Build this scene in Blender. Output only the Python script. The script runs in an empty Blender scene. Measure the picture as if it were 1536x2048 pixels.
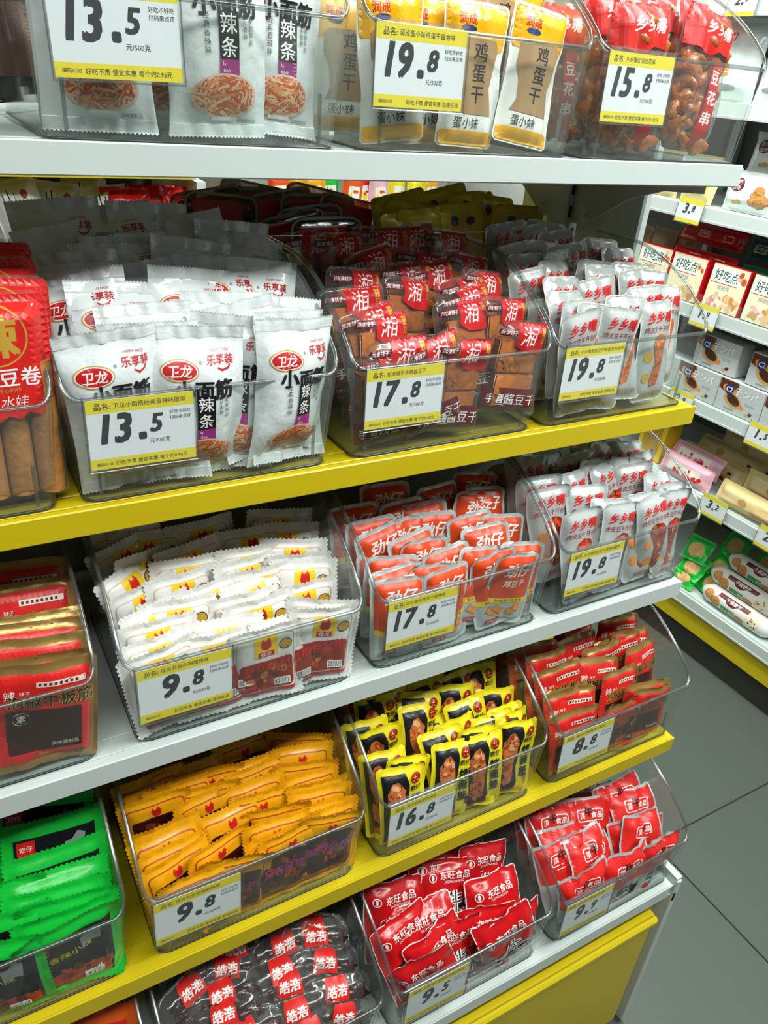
import bpy, math, random
from mathutils import Vector, Matrix, noise, geometry

# ---------------------------------------------------------------- camera, world, lights, exposure
SC = bpy.context.scene
COL = SC.collection
FPX = 1562.0
CX = Vector((0.86941341, -0.18024424, 0.46003514))     # world X axis in camera space (right, down, forward)
CY = Vector((-0.48773104, -0.46193198, 0.74076803))
CZ = Vector((0.07898577, -0.86840708, -0.48952057))
CAM = Vector((0, 0, 1.539))
cd = bpy.data.cameras.new('camera')
cam = bpy.data.objects.new('camera', cd)
COL.objects.link(cam)
cd.sensor_fit = 'VERTICAL'; cd.sensor_height = 36.0; cd.lens = FPX / 2048 * 36.0
cd.clip_start = 0.02; cd.clip_end = 50
right = Vector((CX[0], CY[0], CZ[0])); down = Vector((CX[1], CY[1], CZ[1])); fwd = Vector((CX[2], CY[2], CZ[2]))
mw = Matrix.Identity(4)
for i, c in enumerate((right, -down, -fwd, CAM)):
    for r in range(3): mw[r][i] = c[r]
cam.matrix_world = mw
SC.camera = cam

def ray(px, py):
    a, b = (px - 768) / FPX, (py - 1024) / FPX
    return right * a + down * b + fwd
def at_plane(px, py, z0, y0, s):            # intersection with z = z0 + s*(y-y0)
    d = ray(px, py)
    t = (z0 + s * (CAM.y - y0) - CAM.z) / (d.z - s * d.y)
    return CAM + d * t
def at_y(px, py, y): d = ray(px, py); return CAM + d * ((y - CAM.y) / d.y)
def at_x(px, py, x): d = ray(px, py); return CAM + d * ((x - CAM.x) / d.x)

w = bpy.data.worlds.new('world'); SC.world = w; w.use_nodes = True
w.node_tree.nodes['Background'].inputs[0].default_value = (0.80, 0.90, 0.88, 1)
w.node_tree.nodes['Background'].inputs[1].default_value = 0.05
def area(name, loc, size, power, look, col=(0.93, 1.0, 0.97)):
    l = bpy.data.lights.new(name, 'AREA'); l.shape = 'RECTANGLE'; l.size, l.size_y = size; l.energy = power; l.color = col
    o = bpy.data.objects.new(name, l); COL.objects.link(o); o.location = loc
    o.rotation_euler = (Vector(look) - Vector(loc)).to_track_quat('-Z', 'X').to_euler()
    return o
area('aisle_ceiling_light', (0.45, -0.42, 2.72), (0.30, 3.2), 56, (0.45, -0.2, 0))
area('side_aisle_ceiling_light', (1.28, 0.8, 2.72), (0.3, 2.8), 76, (1.40, 0.8, 0))
area('far_aisle_ceiling_light', (0.7, 1.75, 2.72), (0.3, 3.0), 22, (0.7, 1.9, 0))
area('back_aisle_ceiling_light', (0.9, 3.0, 2.72), (0.3, 3.0), 16, (0.9, 3.2, 0))
SC.view_settings.view_transform = 'Standard'
SC.view_settings.look = 'None'
SC.view_settings.gamma = 1.0
SC.view_settings.use_curve_mapping = False
SC.view_settings.exposure = 0.1
SC.cycles.transparent_max_bounces = 24
SC.cycles.max_bounces = 6
SC.cycles.diffuse_bounces = 3
SC.cycles.glossy_bounces = 2
SC.cycles.caustics_reflective = False
SC.cycles.caustics_refractive = False
SC.cycles.use_adaptive_sampling = True
SC.cycles.adaptive_threshold = 0.05
SC.cycles.sample_clamp_indirect = 4

# ---------------------------------------------------------------- materials
def lin(h):
    h = h.lstrip('#')
    c = [int(h[i:i + 2], 16) / 255 for i in (0, 2, 4)]
    return tuple(x / 12.92 if x <= 0.04045 else ((x + 0.055) / 1.055) ** 2.4 for x in c) + (1,)
MATS = {}
def mat(key, hexc=None, rough=0.4, metal=0.0, bump=0.0, bscale=60.0, var=0.0, spec=0.5, coat=0.0, emit=0.0):
    if key in MATS: return MATS[key]
    m = bpy.data.materials.new(key); m.use_nodes = True; MATS[key] = m
    nt = m.node_tree; b = nt.nodes['Principled BSDF']
    b.inputs['Base Color'].default_value = lin(hexc); b.inputs['Roughness'].default_value = rough
    b.inputs['Metallic'].default_value = metal; b.inputs['Specular IOR Level'].default_value = spec
    b.inputs['Coat Weight'].default_value = coat
    if emit:
        b.inputs['Emission Color'].default_value = lin(hexc); b.inputs['Emission Strength'].default_value = emit
    if bump or var:
        tc = nt.nodes.new('ShaderNodeTexCoord'); n = nt.nodes.new('ShaderNodeTexNoise')
        n.inputs['Scale'].default_value = bscale; n.inputs['Detail'].default_value = 4
        nt.links.new(tc.outputs['Object'], n.inputs['Vector'])
        if bump:
            bp = nt.nodes.new('ShaderNodeBump'); bp.inputs['Strength'].default_value = bump; bp.inputs['Distance'].default_value = 0.004
            nt.links.new(n.outputs['Fac'], bp.inputs['Height']); nt.links.new(bp.outputs['Normal'], b.inputs['Normal'])
        if var:
            mx = nt.nodes.new('ShaderNodeMix'); mx.data_type = 'RGBA'
            c = lin(hexc); mx.inputs['A'].default_value = tuple(x * (1 - var) for x in c[:3]) + (1,)
            mx.inputs['B'].default_value = tuple(min(1, x * (1 + var)) for x in c[:3]) + (1,)
            nt.links.new(n.outputs['Fac'], mx.inputs['Factor']); nt.links.new(mx.outputs['Result'], b.inputs['Base Color'])
    return m
def clear(key, tint, haze=0.05, gloss=0.5, base=0.03, rough=0.06, bump=0.0, hazecol='FFFFFF'):
    """clear plastic: transparent + fresnel gloss + a little milky haze"""
    if key in MATS: return MATS[key]
    m = bpy.data.materials.new(key); m.use_nodes = True; MATS[key] = m
    nt = m.node_tree; nt.nodes.clear(); N = nt.nodes.new; L = nt.links.new
    out = N('ShaderNodeOutputMaterial'); tr = N('ShaderNodeBsdfTransparent'); tr.inputs[0].default_value = lin(tint)
    df = N('ShaderNodeBsdfDiffuse'); df.inputs[0].default_value = lin(hazecol)
    gl = N('ShaderNodeBsdfGlossy'); gl.inputs['Roughness'].default_value = rough
    m1 = N('ShaderNodeMixShader'); m1.inputs[0].default_value = haze
    L(tr.outputs[0], m1.inputs[1]); L(df.outputs[0], m1.inputs[2])
    lw = N('ShaderNodeLayerWeight'); lw.inputs['Blend'].default_value = 0.5; pw = N('ShaderNodeMath'); pw.operation = 'POWER'; pw.inputs[1].default_value = 4.5; L(lw.outputs['Facing'], pw.inputs[0])
    mr = N('ShaderNodeMapRange'); mr.inputs['To Min'].default_value = base; mr.inputs['To Max'].default_value = gloss
    L(pw.outputs[0], mr.inputs['Value'])
    if bump:
        tc = N('ShaderNodeTexCoord'); n = N('ShaderNodeTexNoise'); n.inputs['Scale'].default_value = 45
        L(tc.outputs['Object'], n.inputs['Vector']); bp = N('ShaderNodeBump'); bp.inputs['Strength'].default_value = bump
        bp.inputs['Distance'].default_value = 0.004; L(n.outputs['Fac'], bp.inputs['Height']); L(bp.outputs[0], gl.inputs['Normal'])
    m2 = N('ShaderNodeMixShader'); L(mr.outputs[0], m2.inputs[0]); L(m1.outputs[0], m2.inputs[1]); L(gl.outputs[0], m2.inputs[2])
    L(m2.outputs[0], out.inputs[0])
    return m
clear('acrylic', 'FCFEFD', haze=0.016, gloss=0.75, base=0.025)
clear('acrylic_rim', 'D3D9D7', haze=0.03, gloss=0.85, base=0.11, rough=0.2)
clear('acrylic_base', 'F0F3F1', haze=0.012, gloss=0.6, base=0.04)
clear('film', 'FAF9F7', haze=0.03, gloss=0.8, base=0.05, rough=0.12, bump=0.4)
clear('film_red', 'F0A49A', haze=0.35, gloss=0.7, base=0.08, rough=0.14, bump=0.5, hazecol='D22018')
clear('film_smoke', 'B9A9A6', haze=0.12, gloss=0.8, base=0.08, rough=0.12, bump=0.4, hazecol='5A4A48')
clear('sleeve', 'FBFCFC', haze=0.02, gloss=0.35, base=0.02)
mat('white_steel', 'CBD3CE', 0.42, var=0.03, bscale=9)
mat('yellow_steel', 'CFB60F', 0.38, var=0.04, bscale=9)
mat('grey_panel', 'A3A59E', 0.55, var=0.05, bscale=5)
mat('dark_slot', '20221F', 0.7)
mat('foil_white', 'DCE0E0', 0.24, bump=0.8, bscale=34, spec=0.6, coat=0.4)
mat('foil_silver', 'BBBFBE', 0.26, metal=0.2, bump=0.5, bscale=42)
mat('paper_white', 'E4E1DC', 0.35, bump=0.35, bscale=45)
mat('amber_film', 'E69F10', 0.3, bump=0.45, bscale=45)
mat('green_film', '14B83A', 0.32, bump=0.4, bscale=40)
mat('gold_foil', 'B08A4E', 0.3, metal=0.55, bump=0.4, bscale=40)
mat('yellow_film', 'E6D21C', 0.3, bump=0.4, bscale=40)
mat('dull_yellow_film', 'C2B01E', 0.3, bump=0.5, bscale=30)
mat('red_film', 'C8161B', 0.24, bump=0.5, bscale=40)
mat('orange_film', 'E0561A', 0.3, bump=0.4, bscale=40)
mat('black_film', '1C1A1B', 0.22, bump=0.5, bscale=40)
mat('kraft', 'A98C6C', 0.5, bump=0.5, bscale=30)
mat('cream_film', 'E3C98C', 0.35, bump=0.4, bscale=40)
mat('pink_film', 'E7AEBB', 0.35, bump=0.4, bscale=40)
for k, h in dict(red='C41E22', bright_red='D8231F', deep_red='98171C', maroon='6A1B22', black='17181C', white='ECEBE6', gold='C39A3A',
                 yellow='F0C81A', lemon='E9DA2A', magenta='9A2A78', orange='D8451A', orange_red='D9461A', pale_orange='E88A3A', navy='24366F',
                 brown='5B2E17', tan='C79A63', cream='EBDCB9', grey='8F9391', ink='30343A', green='2E9A3C', dgreen='0E5A40', pink='DD7F9A',
                 plum='4A1E22', ivory='E6DFCF', rust='A8401C', silver='BDC0BF', dark_brown='38190F', price='24282E', tagyellow='F0DA1E',
                 tagwhite='EAEDEE', mint='BFE0D6', teal='2B7F7A').items():
    mat(k, h, 0.38)
mat('egg_yellow', 'F0AE0C', 0.3); mat('egg_tan', 'A5825A', 0.3, var=0.12, bscale=60)
mat('tofu', 'B0601F', 0.32, bump=0.6, bscale=120, var=0.25, coat=0.3)
mat('tofu_tan', 'BC7F42', 0.34, bump=0.5, bscale=110, var=0.2)
mat('roast', 'C46A34', 0.3, bump=0.7, bscale=90, var=0.35, coat=0.3)
mat('roast_pale', 'E2A070', 0.35, bump=0.6, bscale=90, var=0.3)
mat('chili_food', '34120A', 0.18, bump=0.9, bscale=110, var=0.5, coat=0.6)
mat('sauce_red', '96280F', 0.2, bump=0.8, bscale=100, var=0.4, coat=0.5)
mat('strip_a', 'D98A52', 0.4); mat('strip_b', 'C4592C', 0.4); mat('strip_c', 'E8B888', 0.4); mat('bowl', 'D9B9A4', 0.4)
mat('cookie', 'C98B45', 0.6, bump=0.6, bscale=160, var=0.3); mat('cookie_dark', '9A5A25', 0.6, var=0.2)
mat('cracker', 'D6A868', 0.6, bump=0.5, bscale=160, var=0.2); mat('choco', '4A2413', 0.4)

# ---------------------------------------------------------------- mesh helpers
class MB:
    def __init__(s): s.v = []; s.f = []; s.m = []; s.slots = []
    def slot(s, k):
        if k not in s.slots: s.slots.append(k)
        return s.slots.index(k)
    def add(s, vs, fs, k):
        o = len(s.v); s.v += [tuple(v) for v in vs]; i = s.slot(k)
        for f in fs: s.f.append(tuple(o + a for a in f)); s.m.append(i)
    def box(s, x0, x1, y0, y1, z0, z1, k, bev=0.0):
        if not bev:
            vs = [(x, y, z) for x in (x0, x1) for y in (y0, y1) for z in (z0, z1)]
            s.add(vs, [(0, 1, 3, 2), (4, 6, 7, 5), (0, 4, 5, 1), (2, 3, 7, 6), (0, 2, 6, 4), (1, 5, 7, 3)], k); return
        b = bev; vs = []; idx = {}
        for sx, X in ((-1, x0), (1, x1)):
            for sy, Yv in ((-1, y0), (1, y1)):
                for sz, Zv in ((-1, z0), (1, z1)):
                    for a in range(3):
                        p = [X, Yv, Zv]
                        for q, sg in enumerate((sx, sy, sz)):
                            if q != a: p[q] -= sg * b
                        idx[(sx, sy, sz, a)] = len(vs); vs.append(p)
        I = lambda x, y, z, a: idx[(x, y, z, a)]
        fs = []
        for sg in (-1, 1):
            q = [(-1, -1), (1, -1), (1, 1), (-1, 1)]
            fs.append([I(sg, a, c, 0) for a, c in q][::sg]); fs.append([I(a, sg, c, 1) for a, c in q][::-sg]); fs.append([I(a, c, sg, 2) for a, c in q][::sg])
        for a in (-1, 1):
            for c in (-1, 1):
                fs.append([I(a, c, -1, 0), I(a, c, 1, 0), I(a, c, 1, 1), I(a, c, -1, 1)])
                fs.append([I(a, -1, c, 0), I(a, 1, c, 0), I(a, 1, c, 2), I(a, -1, c, 2)])
                fs.append([I(-1, a, c, 1), I(1, a, c, 1), I(1, a, c, 2), I(-1, a, c, 2)])
                for d in (-1, 1): fs.append([I(a, c, d, 0), I(a, c, d, 1), I(a, c, d, 2)])
        s.add(vs, fs, k)
    def grid(s, pts, k, closed=False):          # pts: rows of points
        nv, nu = len(pts), len(pts[0]); fs = []
        for j in range(nv - 1):
            for i in range(nu - (0 if closed else 1)):
                i2 = (i + 1) % nu
                fs.append((j * nu + i, j * nu + i2, (j + 1) * nu + i2, (j + 1) * nu + i))
        s.add([p for r in pts for p in r], fs, k)
    def tube(s, path, rad, k, n=6):
        rows = []
        for i, p in enumerate(path):
            p = Vector(p); a = Vector(path[max(0, i - 1)]); b = Vector(path[min(len(path) - 1, i + 1)])
            t = (b - a).normalized(); u = t.orthogonal().normalized() if abs(t.z) > 0.95 else t.cross(Vector((0, 0, 1))).normalized()
            vv = t.cross(u)
            rows.append([p + (u * math.cos(2 * math.pi * q / n) + vv * math.sin(2 * math.pi * q / n)) * rad for q in range(n)])
        s.grid(rows, k, True)
        s.add(rows[0], [tuple(range(n))], k); s.add(rows[-1], [tuple(range(n))[::-1]], k)
    def ellipsoid(s, c, r, k, seed=0, amp=0.0, nu=12, nv=8, freq=60):
        c = Vector(c); rows = []
        for j in range(nv + 1):
            th = math.pi * j / nv; row = []
            for i in range(nu):
                ph = 2 * math.pi * i / nu
                d = Vector((math.sin(th) * math.cos(ph), math.sin(th) * math.sin(ph), math.cos(th)))
                q = Vector((d.x * r[0], d.y * r[1], d.z * r[2]))
                if amp: q = q * (1 + amp * noise.noise((c + q) * freq + Vector((seed * 7.3, seed, 0))))
                row.append(c + q)
            rows.append(row)
        s.grid(rows, k, True)
    def mesh(s, name, smooth=True):
        me = bpy.data.meshes.new(name); me.from_pydata(s.v, [], s.f)
        for k in s.slots: me.materials.append(MATS[k])
        me.polygons.foreach_set('material_index', s.m)
        if smooth: me.polygons.foreach_set('use_smooth', [True] * len(s.f))
        me.update(); return me
    def obj(s, name, parent=None, smooth=False): return link(name, s.mesh(name, smooth), parent)
def link(name, data, parent=None):
    o = bpy.data.objects.new(name, data); COL.objects.link(o)
    if parent: o.parent = parent
    return o
def tag(o, label, cat, group=None, kind=None):
    o['label'] = label; o['category'] = cat
    if group: o['group'] = group
    if kind: o['kind'] = kind
    return o
def empty(name, loc, label, cat, group=None, rz=0):
    o = link(name, None); o.location = loc; o.rotation_euler = (0, 0, rz); return tag(o, label, cat, group)
def structure(o): o['kind'] = 'structure'; return o

# ---------------------------------------------------------------- flat print: polygons and lettering
TX = {}
def text_tris(t, shear=0.0):
    key = (t, shear)
    if key in TX: return TX[key]
    c = bpy.data.curves.new('lettering', 'FONT'); c.body = t; c.resolution_u = 2; c.shear = shear
    o = bpy.data.objects.new('lettering', c); m = bpy.data.meshes.new_from_object(o)
    vs = [(v.co.x, v.co.y) for v in m.vertices]; fs = [tuple(p.vertices) for p in m.polygons]
    bpy.data.objects.remove(o); bpy.data.meshes.remove(m); bpy.data.curves.remove(c)
    if vs:
        x0, x1 = min(v[0] for v in vs), max(v[0] for v in vs); y0, y1 = min(v[1] for v in vs), max(v[1] for v in vs)
        vs = [(v[0] - (x0 + x1) / 2, v[1] - (y0 + y1) / 2) for v in vs]
    TX[key] = (vs, fs); return TX[key]
def tri_poly(pts):
    t = geometry.tessellate_polygon([[Vector((p[0], p[1], 0)) for p in pts]])
    return list(pts), [tuple(a) for a in t]
def subdivide(vs, fs, L):
    vs = list(vs); out = []; st = [(f, 0) for f in fs]
    while st:
        f, d = st.pop(); a, b, c = f
        e = [(math.dist(vs[a], vs[b]), a, b, c), (math.dist(vs[b], vs[c]), b, c, a), (math.dist(vs[c], vs[a]), c, a, b)]
        l, p, q, r = max(e)
        if l > L and d < 9:
            vs.append(((vs[p][0] + vs[q][0]) / 2, (vs[p][1] + vs[q][1]) / 2)); n = len(vs) - 1
            st.append(((p, n, r), d + 1)); st.append(((n, q, r), d + 1))
        else: out.append(f)
    return vs, out
def rr(x0, z0, x1, z1, r=0, n=4):
    if not r: return [(x0, z0), (x1, z0), (x1, z1), (x0, z1)]
    o = []
    for cx, cz, a in ((x1 - r, z0 + r, -90), (x1 - r, z1 - r, 0), (x0 + r, z1 - r, 90), (x0 + r, z0 + r, 180)):
        for i in range(n + 1):
            t = math.radians(a + 90 * i / n); o.append((cx + r * math.cos(t), cz + r * math.sin(t)))
    return o
def el(cx, cz, rx, rz, n=22, rot=0):
    c, s = math.cos(math.radians(rot)), math.sin(math.radians(rot)); o = []
    for i in range(n):
        a = 2 * math.pi * i / n; x, z = rx * math.cos(a), rz * math.sin(a); o.append((cx + x * c - z * s, cz + x * s + z * c))
    return o
def ring(pts_out, pts_in): return ('ring', pts_out, pts_in)
def items_to(mb, items, P, L=5.0, base=0.42, step=0.06):
    """items in mm: ('p', pts, mat) ('t', text, cx, cz, size, mat, {sh,b,rot,v,sx}) ('r', outer, inner, mat)"""
    for n, it in enumerate(items):
        off = base + step * min(n, 14) + 0.004 * n
        if it[0] == 'p':
            vs, fs = tri_poly(it[1]); vs, fs = subdivide(vs, fs, L); mb.add([P(x, z, off) for x, z in vs], fs, it[2])
        elif it[0] == 'r':
            o, i = it[1], it[2]; k = len(o); vs = list(o) + list(i); fs = []
            for a in range(k): b = (a + 1) % k; fs += [(a, b, k + b), (a, k + b, k + a)]
            vs, fs = subdivide(vs, fs, L); mb.add([P(x, z, off) for x, z in vs], fs, it[3])
        else:
            _, t, cx, cz, size, mk = it[:6]; op = it[6] if len(it) > 6 else {}
            chars = [(t, 0)] if not op.get('v') else [(ch, -i * size * op.get('gap', 1.08)) for i, ch in enumerate(t)]
            ca, sa = math.cos(math.radians(op.get('rot', 0))), math.sin(math.radians(op.get('rot', 0)))
            b = op.get('b', 0.0) * size * 0.75; sx = op.get('sx', 1.0)
            for ch, dz in chars:
                vs, fs = text_tris(ch, op.get('sh', 0.0))
                for ox, oz, dd in (((0, 0, 0),) if b < 0.06 else ((-b, -b * .7, 0), (-b, b * .7, .006), (b, -b * .7, .012), (b, b * .7, .018), (0, 0, .024))):
                    q = []
                    for x, z in vs:
                        x, z = x * size * sx + ox, z * size + dz + oz; q.append((cx + x * ca - z * sa, cz + x * sa + z * ca))
                    q, f2 = subdivide(q, fs, L); mb.add([P(x, z, off + dd) for x, z in q], f2, mk)
def strips(cx, cz, rx, rz, n, rnd, mats=('strip_a', 'strip_b', 'strip_c'), l=(8, 16), w=(1.2, 2.2)):
    o = []
    for i in range(n):
        a = rnd.random() * 6.28; q = rnd.random() ** 0.6; x, z = cx + rx * 0.8 * q * math.cos(a), cz + rz * 0.8 * q * math.sin(a)
        t = rnd.uniform(-0.7, 0.9); le = rnd.uniform(*l) / 2; wi = rnd.uniform(*w) / 2; c, s = math.cos(t), math.sin(t)
        o.append(('p', [(x + u * c - v * s, z + u * s + v * c) for u, v in ((-le, -wi), (le, -wi), (le, wi), (-le, wi))], rnd.choice(mats)))
    return o
def blobs(cx, cz, rx, rz, n, rnd, mats, r=(3, 6)):
    o = []
    for i in range(n):
        a = rnd.random() * 6.28; q = rnd.random() ** 0.5; R = rnd.uniform(*r)
        o.append(('p', el(cx + rx * q * math.cos(a), cz + rz * q * math.sin(a), R, R * rnd.uniform(0.5, 0.9), 9, rnd.uniform(0, 180)), rnd.choice(mats)))
    return o
def barcode(x, z, w_, h):
    o = [('p', rr(x, z, x + w_, z + h), 'white')]
    k = 0.8
    while k < w_ - 1: o.append(('p', rr(x + k, z + 1, x + k + 0.5 + 0.4 * ((int(k * 7) % 3) > 1), z + h - 1), 'ink')); k += 1.3
    return o

# ---------------------------------------------------------------- snack packs: shape and kinds (mm)
def sm(x): return math.sin(math.pi / 2 * max(0.0, min(1.0, x)))
class Pouch:
    def __init__(s, sp, seed):
        s.__dict__.update(dict(W=80, H=100, T=12, st=6, sb=6, ss=4, soft=12, r=0, rb=0, waist=0.0, crump=1.6, bend=0.0, twist=0.0)); s.__dict__.update(sp['shape'])
        rd = random.Random(seed); s.seed = seed
        s.bend += rd.uniform(-6, 6) * s.H / 100; s.twist += rd.uniform(-5, 5); s.ph = rd.uniform(0, 40); s.curl = rd.uniform(-3, 5) * sp.get('curl', 1)
    def hw(s, z):
        v = z / s.H; b = s.W / 2 * (1 - s.waist * 4 * v * (1 - v))
        for r, d in ((s.r, s.H - z), (s.rb, z)):
            if r and d < r: k = r - max(0, d); b -= r - math.sqrt(max(0, r * r - k * k))
        return b
    def t(s, u, z):
        return s.T / 2 * sm((z - s.sb) / s.soft) * sm((s.H - s.st - z) / s.soft) * sm(((1 - abs(u)) * s.W / 2 - s.ss) / s.soft)
    def P(s, x, z, off=0.0, side=1):
        u = max(-1, min(1, x / (s.W / 2))); zc = max(0, min(s.H, z)); v = zc / s.H
        t = s.t(u, zc); X = u * s.hw(zc) + (x - u * s.W / 2)
        n1 = noise.noise(Vector((u * 2.2 + s.ph, v * 2.6, s.seed * 1.7))); n2 = noise.noise(Vector((u * 5 + s.ph, v * 6 + 9, s.seed)))
        mid = s.bend * (4 * (v - 0.5) ** 2 - 0.4) + s.twist * u * (v - 0.5) * 2 + s.crump * n1 * 1.6 + s.crump * 0.7 * n2 + s.curl * max(0, v - 0.8) * 5 * (u * u)
        tf = t + s.crump * 0.8 * n2 * (t / (s.T / 2 + 1e-6))
        return (X / 1000, (mid - side * (tf + off + 0.05)) / 1000, z / 1000)
    def body(s, k, nu=20, nv=24):
        mb = MB()
        us = [math.sin(math.pi / 2 * (-1 + 2 * i / nu)) for i in range(nu + 1)]
        zs = [s.H * (0.5 - 0.5 * math.cos(math.pi * j / nv)) * 0.5 + s.H * j / nv * 0.5 for j in range(nv + 1)]
        for side in (1, -1):
            rows = [[s.P(u * s.W / 2, z, 0, side) for u in us] for z in zs]
            mb.grid(rows if side == 1 else [r[::-1] for r in rows], k)
        return mb
    def serr(s, k, top=True, teeth=26, amp=1.5, hgt=None):
        mb = MB(); h = hgt or (s.st if top else s.sb); n = teeth * 2; rows = []
        for j in range(8):
            row = []
            for i in range(n + 1):
                x = (-1 + 2 * i / n) * s.W / 2; q = j / 7
                z = (s.H - h + h * q + (amp * (i % 2) if j == 7 else 0)) if top else (h - h * q - (amp * (i % 2) if j == 7 else 0))
                row.append(s.P(x, z, 0.35 + (0.8 if j % 2 else 0.0)))
            rows.append(row)
        mb.grid(rows if top else [r[::-1] for r in rows], k); return mb
    def scallop(s, k, inset=4, amp=2.3, pitch=5.2):
        """wavy heat-sealed edge running round the whole pack"""
        mb = MB(); o = []; W, H = s.W / 2, s.H
        def run(a, b, nx, nz):
            L = math.dist(a, b); n = max(3, round(L / pitch)) * 6
            for i in range(n):
                q = i / n; d = amp * abs(math.sin(math.pi * q * n / 6)) - amp * 0.3
                o.append((a[0] + (b[0] - a[0]) * q, a[1] + (b[1] - a[1]) * q, nx, nz, d))
        run((-W, 0), (W, 0), 0, -1); run((W, 0), (W, H), 1, 0); run((W, H), (-W, H), 0, 1); run((-W, H), (-W, 0), -1, 0)
        for side in (1, -1):
            rows = []
            for q in range(3):
                rows.append([s.P(max(-W + inset * q * 0.5, min(W - inset * q * 0.5, x)) + nx * d * (q == 0), max(inset * q * 0.5, min(H - inset * q * 0.5, z)) + nz * d * (q == 0), 0.12, side) for x, z, nx, nz, d in o])
            mb.grid(rows[::-1] if side == 1 else rows, k, True)
        return mb

KIND = {}
def kind(name, **sp): sp['name'] = name; KIND[name] = sp; sp['variants'] = {}
def variant(kn, i):
    sp = KIND[kn]
    if i in sp['variants']: return sp['variants'][i]
    seed = hash_int(kn) % 97 + i * 13; p = Pouch(sp, seed); rnd = random.Random(seed); parts = []
    body = p.body(sp['body']).mesh(sp['name'])
    if sp.get('items'):
        mb = MB(); items_to(mb, sp['items'](p.W, p.H, rnd), lambda x, z, off: p.P(x, z, off)); parts.append(('printed_front', mb.mesh('printed_front', False)))
    if sp.get('seal'):
        parts.append(('top_seal', p.serr(sp['seal']).mesh('top_seal'))); parts.append(('bottom_seal', p.serr(sp['seal'], False).mesh('bottom_seal')))
    if sp.get('scallop'): parts.append(('sealed_edge', p.scallop(sp['scallop']).mesh('sealed_edge')))
    if sp.get('rim'):
        mb = MB(); o = rr(-p.W / 2, 0, p.W / 2, p.H, max(p.r, 3)); w_ = sp.get('rimw', 3); q = rr(-p.W / 2 + w_, w_, p.W / 2 - w_, p.H - w_, max(p.r, 3) * 0.7)
        for side in (1, -1):
            k = len(o); vs = o + q; fs = []
            for a in range(k): b = (a + 1) % k; fs += [(a, b, k + b), (a, k + b, k + a)]
            vs, fs = subdivide(vs, fs, 7)
            pt = []
            for x, z in vs:
                pt.append(p.P(x, z, 0.18, side))
            mb.add(pt, fs if side == 1 else [f[::-1] for f in fs], sp['rim'])
        parts.append(('sealed_rim', mb.mesh('sealed_rim', False)))
    if sp.get('food'):
        mb = MB(); sp['food'](mb, p, rnd); parts.append(('food', mb.mesh('food')))
    sp['variants'][i] = (body, parts, p); return sp['variants'][i]
def hash_int(t):
    h = 7
    for ch in t: h = (h * 31 + ord(ch)) % 100003
    return h
def make_pack(kn, i, M, label, group):
    body, parts, p = variant(kn, i)
    o = link(kn, body); o.matrix_world = M; tag(o, label, 'snack pack', group)
    for n, me in parts: c = link(n, me, o)
    return o

def it_noodle(W, H, r):
    o = [('p', el(-18, H - 36, 18, 10), 'gold'), ('p', el(-18, H - 36, 16.8, 8.9), 'white'), ('p', el(-18, H - 36, 15.6, 8), 'red'), ('t', '卫龙', -18, H - 36, 11.5, 'white', dict(sh=0.2, b=0.02)),
         ('t', '®', 2, H - 29, 4, 'ink'), ('t', 'HAPPY PACK', 21, H - 19.5, 3.2, 'red'), ('t', '乐享装', 21, H - 27, 8.8, 'red', dict(b=0.02)),
         ('p', [(18, H - 33), (23, H - 35.5), (28, H - 34), (30, H - 31), (31, H - 32), (29, H - 35.5), (23, H - 37.5), (18, H - 34)], 'red'),
         ('t', '小面筋', 4, H - 53, 19, 'black', dict(b=0.045)), ('p', rr(-4, 58, 14, 92), 'black'), ('t', '辣条', 5, 83.5, 15.5, 'white', dict(v=1, b=.01)),
         ('p', rr(-4, 47, 14, 58), 'magenta'), ('t', 'la', 0, 55, 4.4, 'white'), ('t', 'tiao', 2, 50, 4.4, 'white'),
         ('t', '经典香辣味', -14, 88, 5.6, 'ink', dict(v=1)), ('t', '丝丝香辣', 20, 90, 4.6, 'ink', dict(v=1)), ('t', '柔韧带劲', 26, 86, 4.6, 'ink', dict(v=1)),
         ('p', el(2, 31, 31, 17), 'bowl'), ('p', el(2, 31.5, 28.5, 15), 'strip_b')]
    return o + strips(2, 31, 30, 16, 80, r) + [('p', rr(-8, 12.5, 14, 15.5, 1.4), 'white'), ('t', '调味面制品', 25, 12.5, 3.6, 'ink')]
kind('noodle_snack_pouch', rollr=10, shape=dict(W=90, H=150, T=33, st=11, sb=10, ss=0, soft=36, waist=0.06, crump=3.4), body='foil_white', seal='foil_white', items=it_noodle)

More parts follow.
